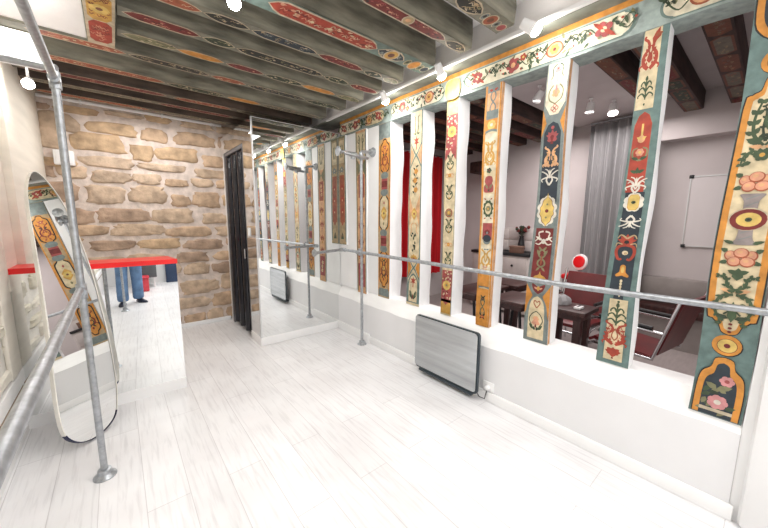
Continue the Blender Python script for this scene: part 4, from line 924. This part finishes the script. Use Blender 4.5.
dark_joist('dark painted joist of the far room left of the teal post', .92, 1.04, 2.70, x1=4.2, seed=3)
for i, (y, nm) in enumerate(((2.02, 'first'), (2.36, 'second'), (2.70, 'third'), (3.04, 'fourth'), (3.38, 'fifth'), (3.72, 'sixth'))):
    dark_joist('dark old joist over the far room, %s of six counted from the white ceiling panel' % nm, y, y+.15, 2.69, seed=10+i)
t = thing('dark_lintel', 'dark wooden block beam fixed high on the far room wall', 'beam', (5.0, 3.3, 2.25)); b = MB(); b.box(4.75, XF, 3.0, 3.45, 2.28, 2.46, DARKWOOD, .01); b.build('timber', t)
# curtains
def curtain(name, label, x0, x1, y0, y1, z0, z1, m_, waves, amp, parts):
    t = thing(name, label, 'curtain', ((x0+x1)/2, (y0+y1)/2, z0)); n = waves*8
    d = V((x1-x0, y1-y0, 0)); nn = V((-d.y, d.x, 0)).normalized(); vs = []
    for i in range(n+1):
        k = i/n; w = amp*math.sin(k*waves*2*PI)+amp*.4*math.sin(k*waves*4.3)
        p = V((x0, y0, 0))+d*k
        for z, s_ in ((z0, 1.2), ((z0+z1)/2, 1.), (z1, .8)): q = p+nn*w*s_; vs.append((q.x, q.y, z))
    b = MB(); b.add(vs, [(i*3+j, (i+1)*3+j, (i+1)*3+j+1, i*3+j+1) for i in range(n) for j in (0, 1)], m_, True); b.build('cloth', t)
    b = MB(); b.tube([(x0, y0, z1+.02), (x1, y1, z1+.02)], .014, CHROME if parts else GALV); b.build('rod', t)
curtain('red_curtain', 'bright red velvet curtain hanging in the far room behind the cream posts', 3.2, 4.70, 4.02, 4.02, .5, 2.6, CURTAIN, 14, .035, True)
curtain('grey_curtain', 'pale grey curtain hanging at the wall behind the teal post', 5.0, 4.96, 1.72, 1.02, .02, 2.74, GREYCUR, 8, .035, False)
# whiteboard
t = thing('whiteboard', 'white wall board with black corners in the far room', 'board', (5.18, .3, 1.2))
b = MB(); b.box(5.185, XF, -.3, .69, 1.20, 2.0, mat('whiteboard_face', (.66, .62, .62), .3, var=.01)); b.build('panel', t)
b = MB()
for a in ((-.3, .69, 1.195, 1.206), (-.3, .69, 1.994, 2.005), (.684, .695, 1.195, 2.005), (-.305, -.294, 1.195, 2.005)): b.box(5.178, XF, a[0], a[1], a[2], a[3], ALU)
b.build('frame', t)
for y, z in ((.685, 1.2), (.685, 2.0)):
    b = MB(); b.box(5.172, XF, y-.02, y+.02, z-.02, z+.02, BLACKM, .006); b.build('corner_cap', t)
# bench along the wall
t = thing('wall_bench', 'taupe upholstered bench with dark seat along the far wall under the board', 'bench', (5.0, .4, 0))
b = MB(); b.box(5.08, XF, -.7, 1.02, .58, .81, TAUPE, .015); b.build('backrest', t)
b = MB(); b.box(4.85, 5.19, -.7, 1.0, .40, .50, WENGE, .015); b.build('seat', t)
b = MB(); b.box(4.92, 5.19, -.68, .98, 0, .40, TAUPE); b.build('base', t)
# tables
def table(label, x0, x1, y0, y1, kind):
    t = thing('table', label, 'table', ((x0+x1)/2, (y0+y1)/2, 0), 'dark tables of the far room')
    b = MB(); b.box(x0, x1, y0, y1, .715, .75, WENGE, .004); b.build('tabletop', t)
    b = MB(); b.box(x0+.05, x1-.05, y0+.04, y1-.04, .66, .715, WENGE); b.build('apron', t)
    for sx, x in ((-1, x0+.08), (1, x1-.08)):
        for sy, y in ((-1, y0+.07), (1, y1-.07)):
            b = MB()
            if kind: b.tube([(x, y, .66), (x+.0*sx, y+.03*sy, .3), (x, y+.05*sy, 0)], .014, BLACKM, 8)
            else: b.box(x-.03, x+.03, y-.03, y+.03, 0, .66, WENGE, .004)
            b.build('leg', t)
table('dark wooden table behind the sill left of the teal post', 2.84, 3.17, .90, 1.26, 0)
table('dark table with thin splayed legs behind the lozenge post', 2.74, 3.2, 1.36, 1.72, 1)
table('dark table with thin splayed legs behind the green-scroll post', 2.74, 3.40, 1.86, 2.22, 1)
t = thing('remote_control', 'small white remote lying on the dark table left of the teal post', 'remote', (2.96, 1.0, .75)); b = MB(); b.box(2.93, 3.02, .965, 1.02, .751, .772, WHITEP, .006); b.build('case', t)
b = MB()
for k in range(3): b.box(2.945+.022*k, 2.96+.022*k, .985, 1.0, .772, .775, JAMB)
b.build('keys', t)
t = thing('folded_cloth', 'grey folded cloth bundle lying on the dark table', 'cloth', (3.07, 1.15, .75))
bm = bmesh.new(); bmesh.ops.create_icosphere(bm, subdivisions=3, radius=1)
for v in bm.verts:
    k = 1+.12*math.sin(v.co.x*9)*math.cos(v.co.y*8); v.co = V((3.07+v.co.x*.09*k, 1.16+v.co.y*.07*k, .751+max(0, v.co.z)*.075*k))
b = MB(); b.bm(bm, mat('grey_cloth', (.36, .35, .36), .9), True); b.build('cloth', t)
# chrome armchairs
def armchair(label, x, y, rot):
    t = thing('chrome_armchair', label, 'chair', (x, y, 0), 'dark red leather chrome chairs')
    W = .24
    def T(p): return V((x+p[0]*math.cos(rot)-p[1]*math.sin(rot), y+p[0]*math.sin(rot)+p[1]*math.cos(rot), p[2]))
    # local: faces +y; seat from y=-.2 to .25
    vs = [(-W, -.2, .44), (W, -.2, .44), (W, .05, .455), (-W, .05, .455), (-W, .22, .47), (W, .22, .47), (W, .265, .44), (-W, .265, .44)]
    b = MB(); top = [T(p) for p in vs]; bot = [p-V((0, 0, .03)) for p in top]
    b.add(top+bot, [(0, 1, 2, 3), (3, 2, 5, 4), (4, 5, 6, 7), (8, 11, 10, 9), (11, 12, 13, 10), (12, 15, 14, 13), (0, 3, 11, 8), (3, 4, 12, 11), (4, 7, 15, 12), (1, 9, 10, 2), (2, 10, 13, 5), (5, 13, 14, 6), (7, 6, 14, 15), (0, 8, 9, 1)], LEATHER, True); b.build('seat', t)
    b = MB(); q = [(-W, -.22, .46), (W, -.22, .46), (W, -.34, .90), (-W, -.34, .90)]; f_ = [T(p) for p in q]; k_ = [T((p[0], p[1]-.025, p[2])) for p in q]
    b.add(f_+k_, [(0, 1, 2, 3), (7, 6, 5, 4), (0, 4, 5, 1), (1, 5, 6, 2), (2, 6, 7, 3), (3, 7, 4, 0)], LEATHER); b.build('backrest', t)
    for s_ in (-1, 1):
        X = s_*(W+.025)
        P = [(X, -.35, .93), (X, -.22, .42), (X, .22, .42), (X, .29, .38), (X, .30, .30), (X, .28, .05), (X, .22, .015), (X, -.30, .015)]
        b = MB(); b.tube([T(p) for p in [tuple(p) for p in P]], .0125, CHROME, 10); b.build('side_frame', t)
        P = [(X, -.27, .64), (X, .20, .65), (X, .26, .62), (X, .27, .5), (X, .26, .42)]
        b = MB(); b.tube([T(p) for p in P], .0125, CHROME, 10); b.build('arm_tube', t)
        b = MB(); a0, a1 = T((X, -.2, .668)), T((X, .18, .672)); b.tube([a0, a1], .017, BLACKM, 8); b.build('arm_pad', t)
    b = MB(); b.tube([T((-W-.025, -.30, .015)), T((W+.025, -.30, .015))], .0125, CHROME, 10); b.build('crossbar', t)
    b = MB(); b.tube([T((-W-.02, .29, .36)), T((W+.02, .29, .36))], .0125, CHROME, 10); b.build('crossbar', t)
    return t
armchair('chrome armchair with dark red leather seat in the gap left of the widest post', 3.44, .68, -.16)
armchair('chrome chair with dark red leather behind the table left of the teal post', 3.76, 1.30, 1.50)
# red shell chair
t = thing('red_shell_chair', 'bright red moulded chair with white edge near the grey curtain', 'chair', (4.4, 1.6, 0))
REDP = mat('red_plastic', (.75, .01, .015), .3)
b = MB(); b._lathe((4.40, 1.48, .98), V((-1, .3, .15)), [(0, .05), (.02, .085), (.035, .10), (.05, .095), (.055, .05)], WHITEP, 24); b.build('shell_edge', t)
b = MB(); b._lathe((4.348, 1.495, .99), V((-1, .3, .15)), [(0, .074), (.012, .07), (.02, .04)], REDP, 24); b.build('backrest', t)
b = MB(); b.box(4.14, 4.40, 1.38, 1.62, .78, .85, REDP, .03); b.build('seat', t)
for x, y in ((4.17, 1.41), (4.37, 1.41), (4.17, 1.59), (4.37, 1.59)):
    b = MB(); b.tube([(x, y, .8), (x, y, 0)], .014, CHROME, 8); b.build('leg', t)
table('dark reddish table in front of the red moulded chair', 3.45, 3.95, 1.78, 2.2, 0)
# dresser
t = thing('dresser', 'pale dresser with drawers against the far wall behind the lozenge post', 'dresser', (5.0, 2.7, 0))
DRS = mat('pale_dresser_paint', (.56, .51, .49), .6)
b = MB(); b.box(4.72, XF-.005, 2.3, 3.3, .04, .94, DRS, .008); b.build('carcass', t)
b = MB(); b.box(5.02, XF-.005, 2.32, 3.28, .99, 1.36, DRS, .008); b.build('hutch', t)
for i, z in enumerate((.10, .38, .66)):
    for j in range(2):
        d = MB(); d.box(4.705, 4.73, 2.33+j*.48, 2.78+j*.48, z, z+.25, DRS, .006); dd = d.build('drawer', t)
        k = MB(); k._lathe((4.705, 2.55+j*.48, z+.13), (-1, 0, 0), [(0, .01), (.015, .01), (.018, .02), (.03, .016)], BLACKM, 12); k.build('knob', dd)
b = MB(); b.box(4.69, XF-.006, 2.29, 3.31, .942, .985, BLACKM, .004); b.build('worktop', t)
for k, z in enumerate((1.0, 1.18)):
    for j in range(2):
        b = MB(); b.box(5.005, 5.03, 2.35+j*.47, 2.79+j*.47, z, z+.16, DRS, .006); d = b.build('cupboard_door', t)
t = thing('flower_vase', 'dark vase of burgundy flowers standing on the dresser', 'vase', (4.88, 2.52, .985))
b = MB(); b._lathe((4.88, 2.52, .986), (0, 0, 1), [(0, .04), (.06, .06), (.16, .045), (.24, .03), (.26, .036)], BLACKM, 16); b.build('vase', t)
b = MB(); r = random.Random(2)
for k in range(16):
    p = V((4.88+r.uniform(-.09, .09), 2.52+r.uniform(-.09, .09), 1.28+r.uniform(0, .13))); b.ball(p, r.uniform(.02, .034), paint('dred') if k % 3 else paint('dgreen'), n=1); b.tube([(4.88, 2.52, 1.24), p], .004, paint('dgreen'), 5)
b.build('flowers', t)
t = thing('storage_box', 'small brown lidded box standing on the dresser in front of the vase', 'box', (4.76, 2.5, .985))
b = MB(); b.box(4.71, 4.80, 2.42, 2.62, .986, 1.07, mat('brown_card', (.16, .085, .06), .7), .006); b.build('case', t); b = MB(); b.box(4.705, 4.805, 2.415, 2.625, 1.0705, 1.095, mat('brown_lid', (.24, .14, .10), .7), .004); b.build('lid', t)
lamp('white ceiling spotlight glowing in the far room', (4.3, 1.28, 2.70), (4.0, 1.0, 0), 0, GLOW2, .09, .045)
lamp('unlit white ceiling spotlight of the far room, left of the glowing one', (4.05, 1.42, 2.70), (4.6, 1.8, .5), 0, WHITEP, .09, .04)
lamp('unlit white ceiling spotlight of the far room near the lozenge post top', (3.3, 1.62, 2.70), (3.6, 2.6, 1.6), 0, WHITEP, .09, .04)

# ------------------------------------------------------------------ things behind the camera, seen in the counter mirror
t = thing('grey_cabinet', 'dark grey cabinet behind the camera, seen in the counter mirror', 'cabinet', (.15, -2.2, 0))
b = MB(); b.box(-.02, .32, -2.5, -2.05, .22, 1.0, mat('charcoal_cabinet', (.10, .11, .12), .5), .01); b.build('carcass', t)
for x in (.02, .28):
    b = MB(); b.box(x-.02, x+.02, -2.12, -2.08, 0, .22, WHITEP); b.build('leg', t)
t = thing('red_stool', 'pinkish red box stool on the floor, seen in the counter mirror', 'stool', (.05, -1.76, 0))
b = MB(); b.box(-.06, .17, -1.9, -1.62, .0, .26, mat('pink_red_vinyl', (.62, .05, .07), .5), .02); b.build('body', t); b = MB(); b.box(-.07, .18, -1.91, -1.61, .261, .30, mat('red_vinyl', (.55, .03, .05), .45), .02); b.build('cushion', t)
t = thing('navy_panel', 'dark navy panel against the wall, seen at the mirror edge', 'panel', (.64, -2.55, 0))
b = MB(); b.box(.50, .78, -2.6, -2.5, .0, 1.9, mat('navy_panel_paint', (.03, .055, .12), .6), .01); b.build('board', t); b = MB(); b.box(.49, .79, -2.61, -2.49, 1.9, 1.95, ALU, .005); b.build('top_rail', t)

# ------------------------------------------------------------------ the photographer (seen in the counter mirror)
def skin(verts, edges, radii, root, sub=2):
    me = bpy.data.meshes.new('tmp'); me.from_pydata(verts, edges, []); o = bpy.data.objects.new('tmp', me); C.objects.link(o)
    m = o.modifiers.new('s', 'SKIN'); m.use_smooth_shade = True
    for i, r_ in enumerate(radii):
        sv = me.skin_vertices[0].data[i]; sv.radius = (r_, r_) if not isinstance(r_, tuple) else r_; sv.use_root = (i == root)
    s_ = o.modifiers.new('u', 'SUBSURF'); s_.levels = sub; s_.render_levels = sub
    dg = bpy.context.evaluated_depsgraph_get(); me2 = bpy.data.meshes.new_from_object(o.evaluated_get(dg)); bpy.data.objects.remove(o)
    bm = bmesh.new(); bm.from_mesh(me2); return bm
QX, QY = -.10, -.64
def Q(x, y, z): return (QX+x, QY+y, z)
vs = [Q(0, -.03, .95), Q(0, -.03, 1.12), Q(0, -.02, 1.32), Q(0, -.01, 1.44), Q(0, .0, 1.53), Q(0, .02, 1.60), Q(0, .03, 1.68), Q(0, .02, 1.75)]
rs = [(.16, .12), (.14, .10), (.165, .115), (.12, .09), (.055, .055), (.075, .085), (.08, .095), (.06, .075)]
es = [(i, i+1) for i in range(7)]
def chain(p0, pts):
    k = p0
    for p, r_ in pts:
        vs.append(p); rs.append(r_ if isinstance(r_, tuple) else (r_, r_)); es.append((k, len(vs)-1)); k = len(vs)-1
    return k
for sx, fx, fy in ((-1, -.11, .06), (1, .10, -.06)):
    chain(0, [(Q(sx*.095, -.02, .86), .105), (Q(sx*.095, -.01, .70), .098), (Q(sx*.09+fx*.1, .01+fy*.3, .50), .090), (Q(fx, fy-.02, .26), .088), (Q(fx, fy-.02, .12), .09), (Q(fx, fy-.02, .045), .088)])
    e = chain(3, [(Q(sx*.17, -.01, 1.43), .065), (Q(sx*.23, .08, 1.20), .045), (Q(sx*.12, .26, 1.38), .034), (Q(sx*.09, .32, 1.43), .028), (Q(sx*.075, .36, 1.47), (.03, .018))])
    for k, (dx, dz, l) in enumerate(((-.02, .045, .9), (-.03, .03, 1.), (-.035, .012, .95), (-.03, -.008, .8))):
        chain(e, [(Q(sx*(.075)+sx*dx*.5, .385, 1.475+dz*.7), .0095), (Q(sx*.07+sx*dx*1.6*l, .40, 1.48+dz), .0085), (Q(sx*.065+sx*dx*2.3*l, .392, 1.482+dz), .007)])
    chain(e, [(Q(sx*.055, .355, 1.475), .010), (Q(sx*.035, .35, 1.50), .008)])
bm = skin(vs, es, rs, 0)
mats_ = [JEANS, SHIRT, SKIN]
for f_ in bm.faces:
    c = f_.calc_center_median(); dx = abs(c.x-QX)
    f_.smooth = True
    f_.material_index = 0 if c.z < .97 and c.y-QY < .2 else (2 if (c.z > 1.50 and c.y-QY < .22) or c.y-QY > .29 else 1)
me = bpy.data.meshes.new('person'); bmesh.ops.translate(bm, verts=bm.verts, vec=(-QX, -QY, 0)); bm.to_mesh(me); bm.free()
for m in mats_: me.materials.append(m)
per = bpy.data.objects.new('person', me); C.objects.link(per); per.location = (QX, QY, 0)
tag(per, 'person in blue jeans and dark shoes taking the photo, seen in the counter mirror', 'person')
for fx, fy, yw in ((-.11, .06, .15), (.10, -.06, -.6)):
    b = MB(); bm = bmesh.new(); bmesh.ops.create_icosphere(bm, subdivisions=3, radius=1)
    for v in bm.verts:
        x, y, z = v.co; w = .052*(1-.25*max(0, -y)); x *= w; y = y*.135+.075; z = max(-.2, z)*(.055 if y < .1 else .04)+.012
        X = x*math.cos(yw)-y*math.sin(yw)*-1*-1; Y = x*math.sin(yw)+y*math.cos(yw)
        v.co = V((QX+fx+X, QY+fy-.03+Y, z))
    b.bm(bm, SHOE, True); b.build('shoe', per)
b = MB(); b.ball((QX, QY+.0, 1.71), .1, HAIR, (.92, 1.08, 1.0)); 
o = b.build('hair', per)
b = MB()
for v_ in (0,):
    b.ball((QX, QY+.125, 1.665), .016, SKIN, (.8, 1.3, 1.5)); b.ball((QX, QY+.112, 1.625), .018, paint('rose'), (1.3, .5, .4))
b.build('nose', per)
for sx in (-1, 1):
    b = MB(); b.ball((QX+sx*.032, QY+.112, 1.69), .012, WHITEP); b.ball((QX+sx*.032, QY+.122, 1.69), .006, BLACKM); b.build('eye', per)
    b = MB(); b.ball((QX+sx*.086, QY+.03, 1.675), .026, SKIN, (.4, .7, 1.1)); b.build('ear', per)
t = thing('phone', 'dark phone held up by the person taking the photo', 'phone', (QX, QY+.41, 1.5)); b = MB(); b.box(QX-.08, QX+.08, QY+.405, QY+.413, 1.455, 1.535, BLACKM, .003); b.build('case', t)

# ------------------------------------------------------------------ light
def area(name, loc, size, energy, col=(1, 1, 1), rot=(0, 0, 0)):
    l = bpy.data.lights.new(name, 'AREA'); l.shape = 'RECTANGLE'; l.size, l.size_y = size; l.energy = energy; l.color = col
    o = bpy.data.objects.new(name, l); C.objects.link(o); o.location = loc; o.rotation_euler = rot; return o
area('room_fill', (.9, 1.3, 2.66), (1.6, 2.6), 28, (1, .985, .97))  # added overhead fill, not one of the room's own lamps
area('entrance_fill', (.9, -1.5, 2.6), (1.8, 1.6), 40, (1, .985, .97))  # unseen fill added behind the camera
area('front_fill', (.6, -2.3, 1.9), (2.0, 1.2), 16, (1, .99, .98), (math.radians(80), 0, 0))
area('passage_fill', (.4, 4.3, 2.66), (1.0, 1.0), 16, (1, .97, .94))  # added fill to brighten the stone wall end
area('far_room_fill', (4.0, 1.6, 2.66), (1.6, 1.6), 42, (1, .93, .91))  # fill added to lift the far room, separate from its spotlights
w = bpy.data.worlds.new('world'); bpy.context.scene.world = w; w.use_nodes = True
w.node_tree.nodes['Background'].inputs['Color'].default_value = (1, .98, .96, 1); w.node_tree.nodes['Background'].inputs['Strength'].default_value = .3
vs_ = bpy.context.scene.view_settings
vs_.view_transform = 'Standard'; vs_.look = 'None'; vs_.exposure = .35; vs_.gamma = 1.0
